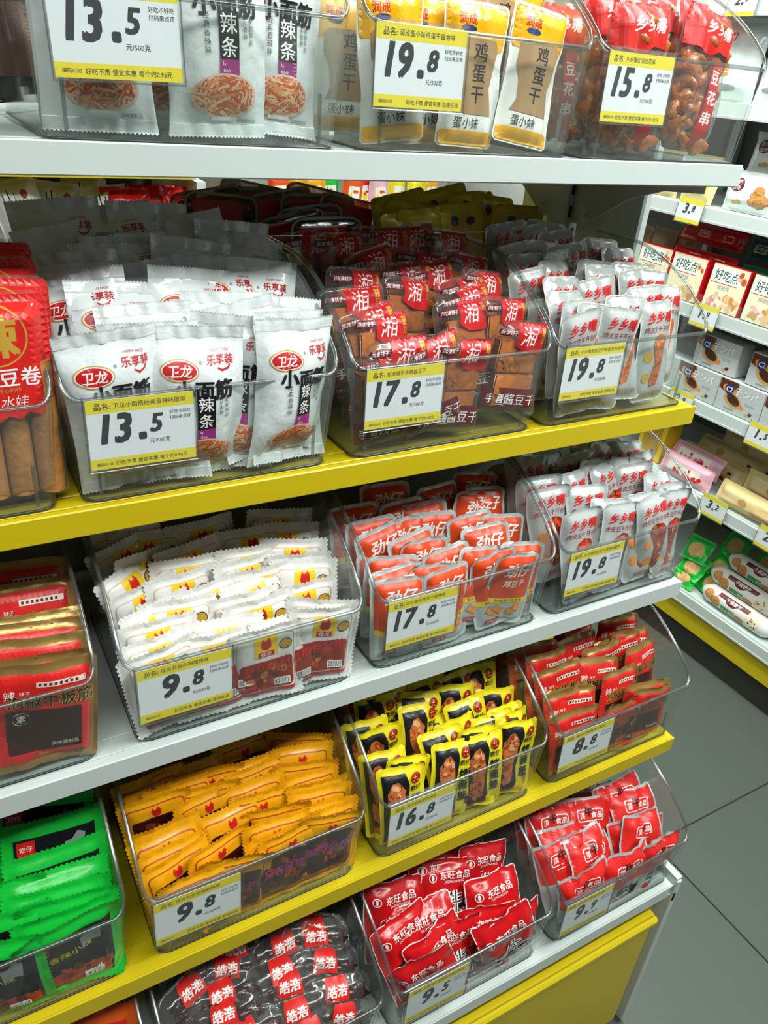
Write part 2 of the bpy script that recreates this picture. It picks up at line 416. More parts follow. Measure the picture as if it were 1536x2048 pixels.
def fd_slab(k, n, wx, zz, ty):
    def f(mb, p, r):
        for i in range(n):
            z0, z1 = zz[0] + (zz[1] - zz[0]) * i / n, zz[0] + (zz[1] - zz[0]) * (i + 1) / n - 2
            c = p.P(0, (z0 + z1) / 2); y = r.uniform(-1, 1)
            x = r.uniform(-2, 2); t = p.t(0, (z0 + z1) / 2) * ty
            mid = (Vector(p.P(0, (z0 + z1) / 2, 0, 1)) + Vector(p.P(0, (z0 + z1) / 2, 0, -1))) / 2
            mb.box((x - wx) / 1000, (x + wx) / 1000, mid.y - t / 1000, mid.y + t / 1000, z0 / 1000, z1 / 1000, k, 0.0015)
    return f
def it_hunan(W, H, r):
    x0 = -8
    return [('p', [(x0, H - 3), (W / 2 - 4, H - 2), (W / 2 - 3, H - 30), (26, H - 37), (4, H - 36), (x0 - 2, H - 28)], 'red'),
            ('t', '湘', 8, H - 17, 23, 'white', dict(b=0.0, sh=0.15)), ('p', rr(25, H - 16, 32, H - 7), 'gold'), ('t', '豆', 28.5, H - 21, 8, 'gold'),
            ('p', rr(-35, H - 17, -11, H - 9, 3), 'maroon'), ('t', '盐津铺子', -23, H - 13, 5.4, 'white', dict(sh=0.2)),
            ('p', rr(-W / 2 + 3, 5, W / 2 - 3, 33), 'maroon'), ('t', '手磨', -21, 20, 12, 'white', dict(b=0.03)), ('t', '酱豆干', 12, 20, 14, 'white', dict(b=0.0, sh=0.15)),
            ('p', rr(-22, 12, -8, 13), 'white')]
kind('red_tofu_pack', rollr=13, shape=dict(W=80, H=112, T=18, st=4, sb=4, ss=2, soft=11, r=7, rb=3, crump=2.6), body='film', items=it_hunan, food=fd_slab('tofu', 2, 27, (10, 92), 0.82))

def it_tiger(foodc):
    def f(W, H, r):
        o = [('t', '乡乡嘴', 0, H - 20, 16, 'bright_red', dict(b=0.035, sh=0.1)), ('t', '®', 27, H - 25, 4, 'red'), ('t', '虎皮豆干开创者', 1, H - 35, 8.2, 'deep_red'),
             ('p', el(-17, 62, 8, 8), 'pale_orange' if foodc else 'gold'), ('p', el(-17, 34, 7, 7), 'pale_orange' if foodc else 'gold'),
             ('p', [(-8, H - 46), (2, H - 41), (14, H - 44), (19, H - 52), (15, H - 68), (12, 48), (7, 24), (-3, 20), (-9, 26), (-4, 56), (-7, H - 66), (-12, H - 53)], 'sauce_red' if foodc else 'roast')]
        o += blobs(4, H - 52, 11, 7, 10, r, ('rust', 'roast', 'pale_orange') if not foodc else ('bright_red', 'orange_red', 'roast'), (2.5, 5))
        o += blobs(3, 50, 5, 26, 16, r, ('rust', 'roast') if not foodc else ('deep_red', 'orange_red', 'gold'), (1.5, 3.5))
        return o + [('t', '虎皮豆干', 2, 12, 9.5, 'gold' if not foodc else 'red', dict(b=0.0))]
    return f
SH_T = dict(W=70, H=132, T=15, st=4, sb=4, ss=4, soft=14, r=8, rb=8, waist=0.07, crump=2.0)
kind('tiger_skin_tofu_pouch', rollr=9, shape=SH_T, body='foil_silver', items=it_tiger(0), rim='ivory', rimw=1.6)
kind('spicy_tofu_pouch', rollr=10, shape=SH_T, body='foil_silver', items=it_tiger(1), rim='silver', rimw=1.6)

def it_grain(orange):
    def f(W, H, r):
        line = 'bowl' if not orange else 'rust'
        w_ = W / 2
        o = [('r', rr(-w_ + 8, 7, w_ - 8, H - 9, 6), rr(-w_ + 9.3, 8.3, w_ - 9.3, H - 10.3, 5), line)]
        if not orange:
            o += [('p', rr(-13, H - 36, 13, H - 9), 'yellow'), ('p', el(0, H - 21, 6, 6.5), 'red'), ('p', [(-6, H - 18), (-4, H - 11), (-1, H - 16), (3, H - 10.5), (6, H - 17)], 'bright_red'), ('p', rr(-9, H - 36, 9, H - 29, 1), 'red'), ('t', '佳龙', 0, H - 32.5, 6.4, 'white'),
                  ('p', el(22, H - 24, 7.5, 7.5), 'black'), ('p', el(22, H - 24, 6.6, 6.6), 'gold')]
        else:
            o += [('p', el(0, H - 20, 5, 4.5), 'red'), ('p', [(-6, H - 18), (-4, H - 12), (-1, H - 16), (3, H - 11.5), (6, H - 17)], 'red')]
        o += [('p', rr(-w_ + 11, 16, w_ - 11, H - (25 if orange else 42), 6), 'chili_food' if orange else 'sauce_red')]
        o += blobs(0, 44 if orange else 34, w_ - 18, 22 if orange else 14, 30 if orange else 22, r, ('brown', 'sauce_red', 'rust', 'chili_food') if orange else ('brown', 'rust', 'sauce_red', 'roast'), (2.5, 6))
        o += [('t', '五谷杂粮', 0, H - 47, 13.5, 'magenta' if orange else 'red', dict(b=0.03)), ('p', rr(-w_ + 10, 8.5, w_ - 10, 14.5), 'rust' if orange else 'red')]
        if not orange: o += barcode(8, 18, 18, 9)
        return o
    return f
SH_G = dict(W=82, H=97, T=11, st=5, sb=5, ss=5, soft=12, crump=1.5)
kind('mixed_grain_pack', rollr=5, shape=SH_G, body='paper_white', scallop='paper_white', items=it_grain(0))
kind('amber_grain_pack', rollr=5, shape=SH_G, body='amber_film', scallop='amber_film', items=it_grain(1))

def it_jin(W, H, r):
    o = [('p', rr(-30, 40, 30, H - 5, 6), 'orange'), ('t', '劲仔', 2, H - 22, 20, 'white', dict(b=0.03, sh=0.2)), ('t', '厚豆干', 2, H - 42, 11, 'white', dict(b=0.02)),
         ('p', rr(-30, 35, 30, 42), 'yellow'), ('t', '鲜烤厚香就是香', 1, 38.5, 6, 'black')]
    for x, z, t in ((-8, 24, 20), (8, 22, 60), (15, 28, 35), (-14, 27, 5)): o.append(('p', el(x, z, 7.5, 6.5, 4, t), 'tofu_tan')); o.append(('p', el(x, z, 5.2, 4.4, 4, t), 'pale_orange'))
    return o + [('p', rr(-22, 7, -4, 15, 1), 'bright_red'), ('t', '香辣味', -13, 11, 4.6, 'white')]
kind('thick_tofu_pouch', rollr=10, shape=dict(W=70, H=106, T=15, st=4, sb=4, ss=4, soft=13, r=9, rb=6, crump=2.2), body='foil_silver', items=it_jin, rim='silver', rimw=3.2)

def it_roast(W, H, r):
    o = [('p', [(-27, 5), (4, 5), (8, 22), (4, 46), (9, H - 22), (5, H - 8), (-27, H - 8)], 'black'), ('p', [(-22, H - 30), (-14, H - 17), (-6, H - 16), (1, H - 26), (3, H - 48), (0, H - 60), (-2, 26), (-12, 18), (-21, 26), (-22, 46), (-18, H - 58), (-22, H - 45)], 'roast')]
    o += blobs(-9, H - 32, 9, 13, 16, r, ('roast_pale', 'roast', 'rust'), (2.5, 5)) + blobs(-11, 38, 8, 16, 12, r, ('roast', 'rust', 'sauce_red'), (2, 4.5))
    return o + [('p', el(18, H - 15, 7, 7), 'deep_red'), ('t', '九', 18, H - 15, 9, 'lemon', dict(b=0.0)), ('t', '君仔', 17, H - 28, 8.2, 'black', dict(b=0.03)), ('t', '烤面筋', 17, H - 44, 15.5, 'black', dict(v=1, b=0.05)),
                ('p', el(-18, 12, 4, 4), 'red')]
kind('roast_gluten_pouch', rollr=10, shape=dict(W=65, H=116, T=15, st=4, sb=4, ss=4, soft=12, r=6, rb=5, waist=0.06, crump=2.2), body='yellow_film', items=it_roast)

def it_tendon(W, H, r):
    a = W / 2 - 7; z = H - 38
    o = [('p', rr(-a, 8, a, H - 9, 3), 'bright_red'), ('p', rr(-6, H - 23, a - 4, H - 17), 'ivory')]
    for k in range(8): o.append(('p', rr(-4 + k * 4.6, H - 21.5, -1.6 + k * 4.6, H - 18.5), 'maroon'))
    o += [('t', '辣', -a + 12, H - 29, 11, 'white', dict(b=0.0)), ('t', '妹子', -a + 25, H - 28, 5, 'white')]
    o += [('t', '泡椒牛板筋', 6, z, 15.2, 'gold', dict(b=0.07)), ('t', '泡椒牛板筋', 6, z, 15.2, 'black', dict(b=0.02)),
          ('p', rr(-a + 8, 20, a - 8, z - 10, 2), 'dark_brown'), ('r', el(-20, z - 20, 7.5, 7.5), el(-20, z - 20, 6.8, 6.8), 'ivory'), ('t', '素', -20, z - 20, 9, 'ivory'), ('t', '调味面制品', 18, 26, 5, 'ivory'),
          ('t', '泡椒味', 0, 14, 5, 'gold')]
    return o
kind('pepper_tendon_pack', shape=dict(W=96, H=118, T=10, st=6, sb=6, ss=6, soft=12, r=6, rb=4, crump=1.8), body='gold_foil', items=it_tendon)
kind('small_tendon_pack', rollr=12, shape=dict(W=86, H=102, T=10, st=5, sb=5, ss=5, soft=10, r=8, rb=4, crump=2.4), body='gold_foil', items=lambda W, H, r: [(i[0],) + i[1:] for i in it_tendon(W * 1.13, H, r)])

def it_green(W, H, r):
    w_ = W / 2
    o = [('p', rr(-w_ + 11, 9, w_ - 9, H - 17, 1), 'black'), ('p', rr(-w_ + 13, 9, w_ - 12, 30, 2), 'rust'), ('p', rr(-w_ + 14, H - 38, -w_ + 32, H - 20), 'bright_red'), ('t', '双仔', -w_ + 23, H - 29, 7, 'white'),
         ('t', '香辣小辣', 0, H - 47, 11, 'lemon', dict(rot=8)), ('p', [(12, H - 50), (20, H - 42), (30, H - 44), (32, H - 26), (24, H - 22), (18, H - 30), (10, H - 32)], 'grey')]
    return o + blobs(0, 26, 22, 9, 12, r, ('rust', 'sauce_red', 'brown')) + barcode(10, 12, 20, 9)
kind('green_snack_pack', rollr=4, shape=dict(W=104, H=104, T=10, st=6, sb=6, ss=7, soft=12, crump=1.6), body='green_film', scallop='green_film', items=it_green)
kind('orange_snack_pack', shape=dict(W=100, H=104, T=10, st=6, sb=6, ss=7, soft=12, crump=1.6), body='orange_film', scallop='orange_film',
     items=lambda W, H, r: [('p', rr(-W / 2 + 12, 12, W / 2 - 12, H - 18, 2), 'bright_red'), ('p', rr(-W / 2 + 16, 16, W / 2 - 16, 44, 2), 'chili_food')])

def fd_chili(mb, p, r):
    for k in range(14):
        x = r.uniform(-0.34, 0.34) * p.W; z = p.H * r.uniform(0.26, 0.66); m = (Vector(p.P(x, z)) + Vector(p.P(x, z, 0, -1))) / 2
        t = max(2.5, p.t(x / p.W * 2, z)) * .8 / 1000
        mb.ellipsoid(m, (r.uniform(.008, .018), t, r.uniform(.006, .012)), 'chili_food', k + p.seed, 0.8, 12, 8, 190)
def it_hao(W, H, r): return [('p', rr(-17, H - 30, 15, H - 3), 'bright_red'), ('t', '皓浩', -1, H - 18, 14, 'white', dict(b=0.04, sh=0.1))]
kind('chili_strip_pouch', rollr=12, shape=dict(W=98, H=66, T=20, st=3, sb=3, ss=3, soft=16, r=22, rb=26, crump=2.4), body='film', items=it_hao, food=fd_chili, curl=0.4, rim='acrylic_rim', rimw=1.1)

def it_dong(W, H, r):
    o = [('p', [(-W / 2 + 10, 6), (W / 2 - 10, 6), (W / 2 - 12, 52), (10, 60), (-W / 2 + 12, 50)], 'chili_food')] + blobs(0, 30, 28, 18, 22, r, ('chili_food', 'sauce_red', 'brown', 'rust'), (3, 7))
    o += [('r', el(-30, H - 24, 6, 6), el(-30, H - 24, 4.8, 4.8), 'white'), ('p', el(-30, H - 24, 2, 4), 'white'), ('t', '东旺食品', 5, H - 22, 12, 'white', dict(b=0.02)), ('t', 'DONGWANG', 4, H - 31, 5, 'white'),
          ('t', '牛', 4, 56, 26, 'white', dict(b=0.12)), ('t', '牛', 4, 56, 26, 'black', dict(b=0.03)), ('t', '筋', 16, 32, 24, 'white', dict(b=0.1)), ('t', '筋', 16, 32, 24, 'black', dict(b=0.02)), ('p', el(-24, 15, 8, 7), 'yellow'), ('t', '素', -24, 15, 6, 'red')]
    return o
kind('beef_tendon_bag', rollr=22, shape=dict(W=92, H=112, T=20, st=6, sb=5, ss=4, soft=18, r=5, rb=4, crump=4.5), body='red_film', items=it_dong, rim='white', rimw=1.3, curl=2.5)

def it_ding(W, H, r):
    a = W / 2 - 3
    o = [('p', [(-a, 52), (-10, 46), (14, 56), (a, 50), (a, H - 4), (-a, H - 4)], 'bright_red'), ('r', rr(-24, H - 34, 24, H - 16, 4), rr(-22.6, H - 32.6, 22.6, H - 17.4, 3.4), 'white'),
         ('t', '顶', -15, H - 25, 10, 'white', dict(b=0.03)), ('t', '食品', 12, H - 25, 10, 'white', dict(b=0.03)), ('t', '牛', -2, H - 20, 15, 'black', dict(b=0.05)), ('p', rr(-16, H - 40, 16, H - 38.6), 'white'),
         ('t', '牛筋', 4, 34, 24, 'black', dict(b=0.06)), ('p', el(-22, 22, 6, 5), 'red')]
    return o + blobs(0, 16, 26, 8, 10, r, ('sauce_red', 'brown', 'ink'), (2, 4))
kind('silver_tendon_bag', rollr=18, shape=dict(W=94, H=108, T=19, st=5, sb=5, ss=4, soft=16, r=5, rb=4, crump=4.0), body='foil_silver', items=it_ding, curl=2)

def it_egg(W, H, r):
    w_ = W / 2
    o = [('p', rr(-w_ + 2, H - 40, w_ - 2, H - 3, 4), 'egg_yellow'), ('t', '润成', -14, H - 16, 10, 'red', dict(b=0.03)), ('p', el(-13, H - 24, 9, 3), 'navy'),
         ('p', [(-25, 30), (-19, 42), (-21, 58), (-27, 72), (-26, H - 36), (-20, H - 31), (22, H - 31), (28, H - 38), (24, 68), (20, 54), (25, 38), (27, 30)], 'egg_tan'), ('t', '鸡蛋干', 4, H - 42, 17, 'black', dict(v=1, b=0.02)),
         ('t', '蛋小妹', -6, 22, 11, 'black', dict(b=0.0, sh=0.1)), ('p', rr(-w_ + 2, 2, w_ - 2, 15, 3), 'egg_yellow')]
    return o
kind('egg_tofu_pouch', shape=dict(W=74, H=126, T=15, st=4, sb=4, ss=4, soft=13, r=6, rb=4, waist=0.06, crump=2.4), body='paper_white', items=it_egg)

def fd_chunk(mb, p, r):
    for k in range(30):
        z = p.H * (0.08 + 0.76 * k / 29); x = r.uniform(-0.34, 0.34) * p.W; m = (Vector(p.P(x, z)) + Vector(p.P(x, z, 0, -1))) / 2; t = max(3, p.t(x / p.W * 2, z)) * 0.85
        mb.ellipsoid(m, (r.uniform(.009, .018), t / 1000, r.uniform(.01, .018)), 'tofu', k + p.seed, 0.8, 14, 9, 120)
def it_flower(W, H, r):
    return [('p', [(-W / 2 + 3, H - 46), (-10, H - 52), (10, H - 44), (W / 2 - 3, H - 50), (W / 2 - 3, H - 3), (-W / 2 + 3, H - 3)], 'bright_red'), ('t', '乡乡嘴', 0, H - 24, 16, 'white', dict(b=0.03, sh=0.1)),
            ('p', rr(4, 8, 22, 96), 'pink' if r.random() < 0.0 else 'red'), ('t', '豆花串', 13, 80, 16, 'white', dict(v=1, b=0.03, gap=1.35))]
kind('tofu_flower_bag', shape=dict(W=98, H=150, T=34, st=5, sb=5, ss=3, soft=22, r=6, crump=5.0), body='film', items=it_flower, food=fd_chunk, curl=2)

def it_roll(W, H, r):
    w_ = W / 2; sc_ = [(-w_ + 1 + i * (W - 2) / 12, 84 + (3 if i % 2 else -2) + 3 * math.cos(i / 12 * 6.28)) for i in range(13)]
    return [('p', sc_ + [(w_ - 1, H - 3), (-w_ + 1, H - 3)], 'bright_red'), ('r', el(6, H - 34, 25, 25, 30), el(6, H - 34, 23.6, 23.6, 30), 'gold'), ('t', '辣', 6, H - 34, 36, 'gold', dict(b=0.05)),
            ('t', '手撕豆卷', 4, H - 68, 17, 'white', dict(b=0.02)), ('t', '美味/匠心制作', 6, H - 79, 4.6, 'gold'), ('t', '水娃', 14, H - 89, 11, 'white', dict(sh=0.2, b=0.0))]
def fd_roll(mb, p, r):
    for k in range(4):
        x = (-0.36 + 0.24 * k) * p.W; pts = []
        for z in range(8, 130, 12): m = (Vector(p.P(x, z)) + Vector(p.P(x, z, 0, -1))) / 2; pts.append(m)
        mb.tube(pts, 0.0118, 'tofu_tan', 12)
kind('tofu_roll_bag', shape=dict(W=100, H=186, T=30, st=8, sb=5, ss=4, soft=14, r=10, rb=4, crump=1.8), body='film', items=it_roll, food=fd_roll)

def it_blister(W, H, r): return [('p', rr(-W / 2 + 10, 14, W / 2 - 28, H - 10, 3), 'deep_red'), ('p', rr(-W / 2 + 14, 18, W / 2 - 14, 50, 4), 'sauce_red')]
kind('red_blister_pack', shape=dict(W=112, H=112, T=14, st=6, sb=6, ss=6, soft=8, r=14, rb=8, crump=0.8), body='film_smoke', items=it_blister, rim='grey', rimw=4)
def it_dull(W, H, r): return [('p', rr(-34, H - 40, 20, H - 12, 4), 'gold'), ('p', el(-18, H - 24, 8, 8), 'navy'), ('p', el(16, H - 26, 10, 6), 'maroon'), ('p', rr(-30, 20, 30, H - 46, 4), 'tan')]
kind('yellow_snack_bag', shape=dict(W=100, H=118, T=20, st=7, sb=6, ss=4, soft=18, r=6, crump=4), body='dull_yellow_film', items=it_dull)

# ---------------------------------------------------------------- the place: floor, walls, ceiling
GX, GY, TS = 1.268, 0.697, 0.8
mat('grout', '2F332F', 0.8); mat('tile_face', '4B514A', 0.5, bump=0.06, bscale=220, var=0.07)
mb = MB(); mb.box(-3.8, 3.2, -3.2, 5.4, -0.05, -0.004, 'grout'); floor = structure(mb.obj('floor'))
mb = MB(); mb.box(-TS / 2 + .0016, TS / 2 - .0016, -TS / 2 + .0016, TS / 2 - .0016, -0.006, 0.0, 'tile_face', 0.0012); tile_me = mb.mesh('tile', False)
for i in range(-5, 2):
    for j in range(-4, 6):
        t = link('tile', tile_me, floor); t.location = (GX + (i + .5) * TS, GY + (j - .5) * TS, 0)
mat('beige_wall', 'CDBFA6', 0.7, var=0.06, bscale=14); mat('ceiling_paint', 'D8DAD6', 0.8); mat('wall_paint', 'C9CCC8', 0.8)
mb = MB(); mb.box(-3.8, 3.2, 4.9, 5.0, 0, 3.0, 'beige_wall'); structure(mb.obj('wall_back'))
mb = MB(); mb.box(2.55, 2.65, -3.2, 4.9, 0, 3.0, 'wall_paint'); structure(mb.obj('wall_right'))
mb = MB(); mb.box(-3.8, 2.55, -3.2, 4.9, 3.0, 3.08, 'ceiling_paint'); structure(mb.obj('ceiling'))

# ---------------------------------------------------------------- the gondola
SY = {1: .692, 2: .660, 3: .597, 4: .526, 5: .4365}
SZ = {1: 1.471, 2: 1.168, 3: .914, 4: .660, 5: .412}
SM = {1: 'white_steel', 2: 'yellow_steel', 3: 'white_steel', 4: 'yellow_steel', 5: 'white_steel'}
XL, XE, YC = -0.30, 0.905, 0.955
gon = empty('gondola_shelving', (0, 0, 0), 'stepped gondola of white and yellow steel shelves holding the snack bins', 'shelving unit')
for s in range(1, 6):
    y, z, k = SY[s], SZ[s], SM[s]; lip = .022 if s == 1 else .024
    mb = MB(); mb.box(XL, XE, y, YC, z - .0025, z, k, .0008)
    mb.box(XL, XE, YC - .02, YC, z - .03, z - .002, k, .0008)
    b = mb.obj('shelf_board', gon)
    mb = MB(); mb.box(XL, XE - (.004 if s < 5 else .016), y - .0015, y + .0015, z - lip, z + .0035, k, .0012); mb.box(XL, XE - .004, y, y + .014, z - lip, z - lip + .0015, k)
    mb.obj('front_lip', b)
    mb = MB()
    for q in (.012, .034): mb.box(XL, XE - .01, y + q, y + q + .006, z, z + .0016, k, .0007)
    mb.obj('ridge', b)
    mb = MB(); mb.box(XE - .0025, XE, y + .001, YC, z - lip, z, k, .0006); mb.obj('side_flange', b)
# other half of the gondola: one shelf facing away
mb = MB(); mb.box(XL, XE, YC + .03, YC + .36, 1.165, 1.168, 'yellow_steel', .0008); mb.box(XL, XE, YC + .36, YC + .363, 1.144, 1.171, 'yellow_steel'); mb.obj('rear_shelf_board', gon)
mb = MB(); mb.box(XL, XE, YC + .03, YC + .36, 1.448, 1.471, 'white_steel', .0008); mb.obj('rear_shelf_board', gon)
mb = MB(); mb.box(XL, XE - .03, YC + .005, YC + .02, 0.02, 1.15, 'grey_panel'); mb.obj('back_panel', gon)
# upright with slots and shelf brackets
for ux in (.862, -.26):
    mb = MB(); mb.box(ux, ux + .026, YC - .008, YC + .034, 0, 2.1, 'white_steel', .001); up = mb.obj('upright', gon)
    for n in range(56):
        z = .25 + n * .032
        for dx in (.004, .015):
            mb = MB(); mb.box(ux + dx, ux + dx + .005, YC - .0095, YC - .0072, z, z + .016, 'dark_slot')
            if ux > 0 and 1.2 < z < 1.46: mb.obj('slot', up)
    for sgn, y0 in ((-1, YC - .008), (1, YC + .034)):
        for z0, dep in ((SZ[1] - .022, .23), (SZ[2] - .024, .15)):
            pts = [(0, 0), (dep, 0), (dep, -.012), (dep * .72, -.018), (dep * .48, -.036), (dep * .3, -.060), (dep * .17, -.080), (.03, -.086), (.0, -.086)]
            mb = MB(); n = len(pts); A = [(ux + .011, y0 + sgn * a, z0 + b) for a, b in pts]; B = [(ux + .014, y0 + sgn * a, z0 + b) for a, b in pts]
            mb.add(A + B, [tuple(range(n)), tuple(range(2 * n - 1, n - 1, -1))] + [(i, (i + 1) % n, n + (i + 1) % n, n + i) for i in range(n)], 'white_steel')
            br = mb.obj('shelf_bracket', gon)
            mb = MB(); mb.ellipsoid((ux + .011, y0 + sgn * .028, z0 - .066), (.003, .006, .008), 'white_steel'); mb.obj('rivet', br)
# end panel behind the right end of the shelves
mb = MB(); mb.box(.918, .922, .862, 1.12, .43, 2.1, 'white_steel'); mb.obj('end_panel', gon)
mb = MB(); mb.box(.916, .932, .848, .864, .43, 2.1, 'white_steel', .003); mb.obj('end_post', gon)
# base: deck cabinet with yellow drawer front and white end cheek
mb = MB(); mb.box(.8975, .909, .432, YC + .36, 0.012, .424, 'white_steel', .0015); ck = mb.obj('end_cheek', gon)
mb = MB(); mb.box(.8975, .910, .4345, .470, .4245, .4295, 'white_steel', .001); mb.obj('cheek_cap', ck)
mb = MB(); mb.box(.8985, .9025, .4308, .4325, .377, .395, 'dark_slot'); mb.obj('slot', ck)
mb = MB(); mb.box(XL, .889, .452, .462, .03, .392, 'yellow_steel'); mb.obj('toe_board', gon)
mb = MB(); mb.box(XL, .874, .434, .448, .035, .352, 'yellow_steel', .002); dr = mb.obj('drawer_front', gon)
mb = MB(); mb.box(.38, .872, .424, .436, .340, .356, 'yellow_steel', .004); mb.obj('drawer_handle', dr)
mb = MB(); mb.box(XL, .88, .47, .48, 0, .03, 'dark_slot'); mb.obj('plinth', gon)

# ---------------------------------------------------------------- acrylic bins
BD, BH, BF = .246, .188, .103
def side_top(y):                                     # height of the side edge above the bin floor
    q = min(1.0, y / .165)
    return BF + (BH - BF) * math.sin(math.pi / 2 * q) ** 0.82
def outl(z, inset=0.0):
    """half outline of the bin at height z: x half width, front y"""
    q = min(z, BF) / BF; return .124 + .0085 * q - inset, .006 - .006 * q + inset
def wallpt(a, z, inset=0.0):
    """a: path parameter; <0 = left side back..front, 0..1 = front, >1 right side; returns point"""
    hw, fy = outl(z, inset); R = .014
    kind_, q = a
    if kind_ == 'L': return (-hw, fy + R + (BD - fy - R) * q, z)
    if kind_ == 'R': return (hw, fy + R + (BD - fy - R) * q, z)
    if kind_ == 'CL': t = math.pi / 2 * q; return (-hw + R - R * math.cos(t), fy + R - R * math.sin(t), z)
    if kind_ == 'CR': t = math.pi / 2 * q; return (hw - R + R * math.cos(t), fy + R - R * math.sin(t), z)
    return ((-hw + R) + (2 * hw - 2 * R) * q, fy, z)
def panel(path, tops, k):
    mb = MB(); T = .0024; n = 5
    for ins, flip in ((0, 0), (T, 1)):
        rows = [[wallpt(a, .0015 + (tp - .0027) * j / n, ins) for a, tp in zip(path, tops)] for j in range(n + 1)]
        mb.grid([r[::-1] for r in rows] if flip else rows, k)
    top = [[wallpt(a, tp - .0012, i) for a, tp in zip(path, tops)] for i in (0, T)]; mb.grid(top, k)
    return mb
sideq = [i / 14 for i in range(15)]
def sidepath(c): return [(c, q) for q in sideq], [side_top(outl(.1)[1] + .014 + (BD - .02) * q) for q in sideq]
pl, tl = sidepath('L'); prr, tr_ = sidepath('R')
fp = [('CL', i / 5) for i in range(6)] + [('F', i / 6) for i in range(1, 6)] + [('CR', 1 - i / 5) for i in range(6)]
ft = [BF + (tl[0] - BF) * (1 - i / 5) ** 2 for i in range(6)] + [BF] * 5 + [BF + (tl[0] - BF) * (i / 5) ** 2 for i in range(6)]
BM = {}
BM['side_panel_l'] = panel(pl, tl, 'acrylic').mesh('side_panel'); BM['side_panel_r'] = panel(prr, tr_, 'acrylic').mesh('side_panel'); BM['front_panel'] = panel(fp, ft, 'acrylic').mesh('front_panel')
mb = MB(); bp = [(sx * w_, y_, z_) for y_ in (BD - .0024, BD) for z_, w_ in ((.001, .1225), (BF, .131), (BH, .131)) for sx in (-1, 1)]; mb.add(bp, [(0, 1, 3, 2), (2, 3, 5, 4), (6, 8, 9, 7), (8, 10, 11, 9), (4, 5, 11, 10)], 'acrylic'); BM['back_panel'] = mb.mesh('back_panel', False)
mb = MB(); mb.box(-.1225, .1225, .0085, BD - .003, .0006, .0026, 'acrylic_base'); BM['base'] = mb.mesh('base', False)
edge = [wallpt(a, t, .0012) for a, t in zip(pl[::-1], tl[::-1])] + [wallpt(a, t, .0012) for a, t in zip(fp[1:-1], ft[1:-1])] + [wallpt(a, t, .0012) for a, t in zip(prr, tr_)]
mb = MB(); mb.tube(edge, .0023, 'acrylic_rim', 10); BM['rim'] = mb.mesh('rim')
mat('painted_dark_reflection', '2B3230', 0.25)  # dark colour paints in the internal reflection along the clear bottom edge
mb = MB(); mb.tube([wallpt(a, .0016, .001) for a in (pl[::-1] + fp[1:-1] + prr)], .0015, 'painted_dark_reflection', 6); BM['painted_bottom_edge'] = mb.mesh('painted_bottom_edge')
for sx in (-1, 1):
    mb = MB(); mb.box(sx * .108 - .0015, sx * .108 + .0015, .0095, .0115, .004, .045, 'acrylic_rim'); BM['rib' + str(sx)] = mb.mesh('rib', False)
BINS = {}
def make_bin(s, n, xc, label):
    e = empty('acrylic_bin', (xc, SY[s] + .006, SZ[s] + .0016), label, 'bin', 'clear acrylic snack bins')
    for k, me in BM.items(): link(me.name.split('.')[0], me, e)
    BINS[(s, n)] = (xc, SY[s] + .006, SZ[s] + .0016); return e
BX = {(1, 0): -.056, (1, 1): .2265, (1, 2): .505, (1, 3): .778, (2, 0): -.054, (2, 1): .217, (2, 2): .496, (2, 3): .765, (3, 0): -.056, (3, 1): .231, (3, 2): .511, (3, 3): .782,
      (4, 0): -.066, (4, 1): .216, (4, 2): .498, (4, 3): .779, (5, 0): -.068, (5, 1): .213, (5, 2): .491, (5, 3): .771}
SN = {1: 'top white shelf', 2: 'upper yellow shelf', 3: 'middle white shelf', 4: 'lower yellow shelf', 5: 'bottom white deck'}
BDESC = {(1, 0): 'bin cut by the left edge', (1, 1): 'bin of silver noodle pouches', (1, 2): 'bin of yellow-headed egg tofu pouches', (1, 3): 'bin of red tofu bags',
         (2, 0): 'bin of red tofu roll bags', (2, 1): 'bin of silver noodle pouches', (2, 2): 'bin of red maroon tofu packs', (2, 3): 'bin of silver tofu pouches',
         (3, 0): 'bin of gold-edged red packs', (3, 1): 'bin of white scalloped packs', (3, 2): 'bin of orange-red tofu pouches', (3, 3): 'bin of silver tofu pouches',
         (4, 0): 'bin of green packs', (4, 1): 'bin of amber scalloped packs', (4, 2): 'bin of black and yellow pouches', (4, 3): 'bin of gold-edged red packs',
         (5, 0): 'bin of orange packs', (5, 1): 'bin of clear chili strip pouches', (5, 2): 'bin of crumpled red bags', (5, 3): 'bin of red and silver bags'}
for (s, n), x in BX.items(): make_bin(s, n, x, 'clear acrylic ' + BDESC[(s, n)] + ' on the ' + SN[s])

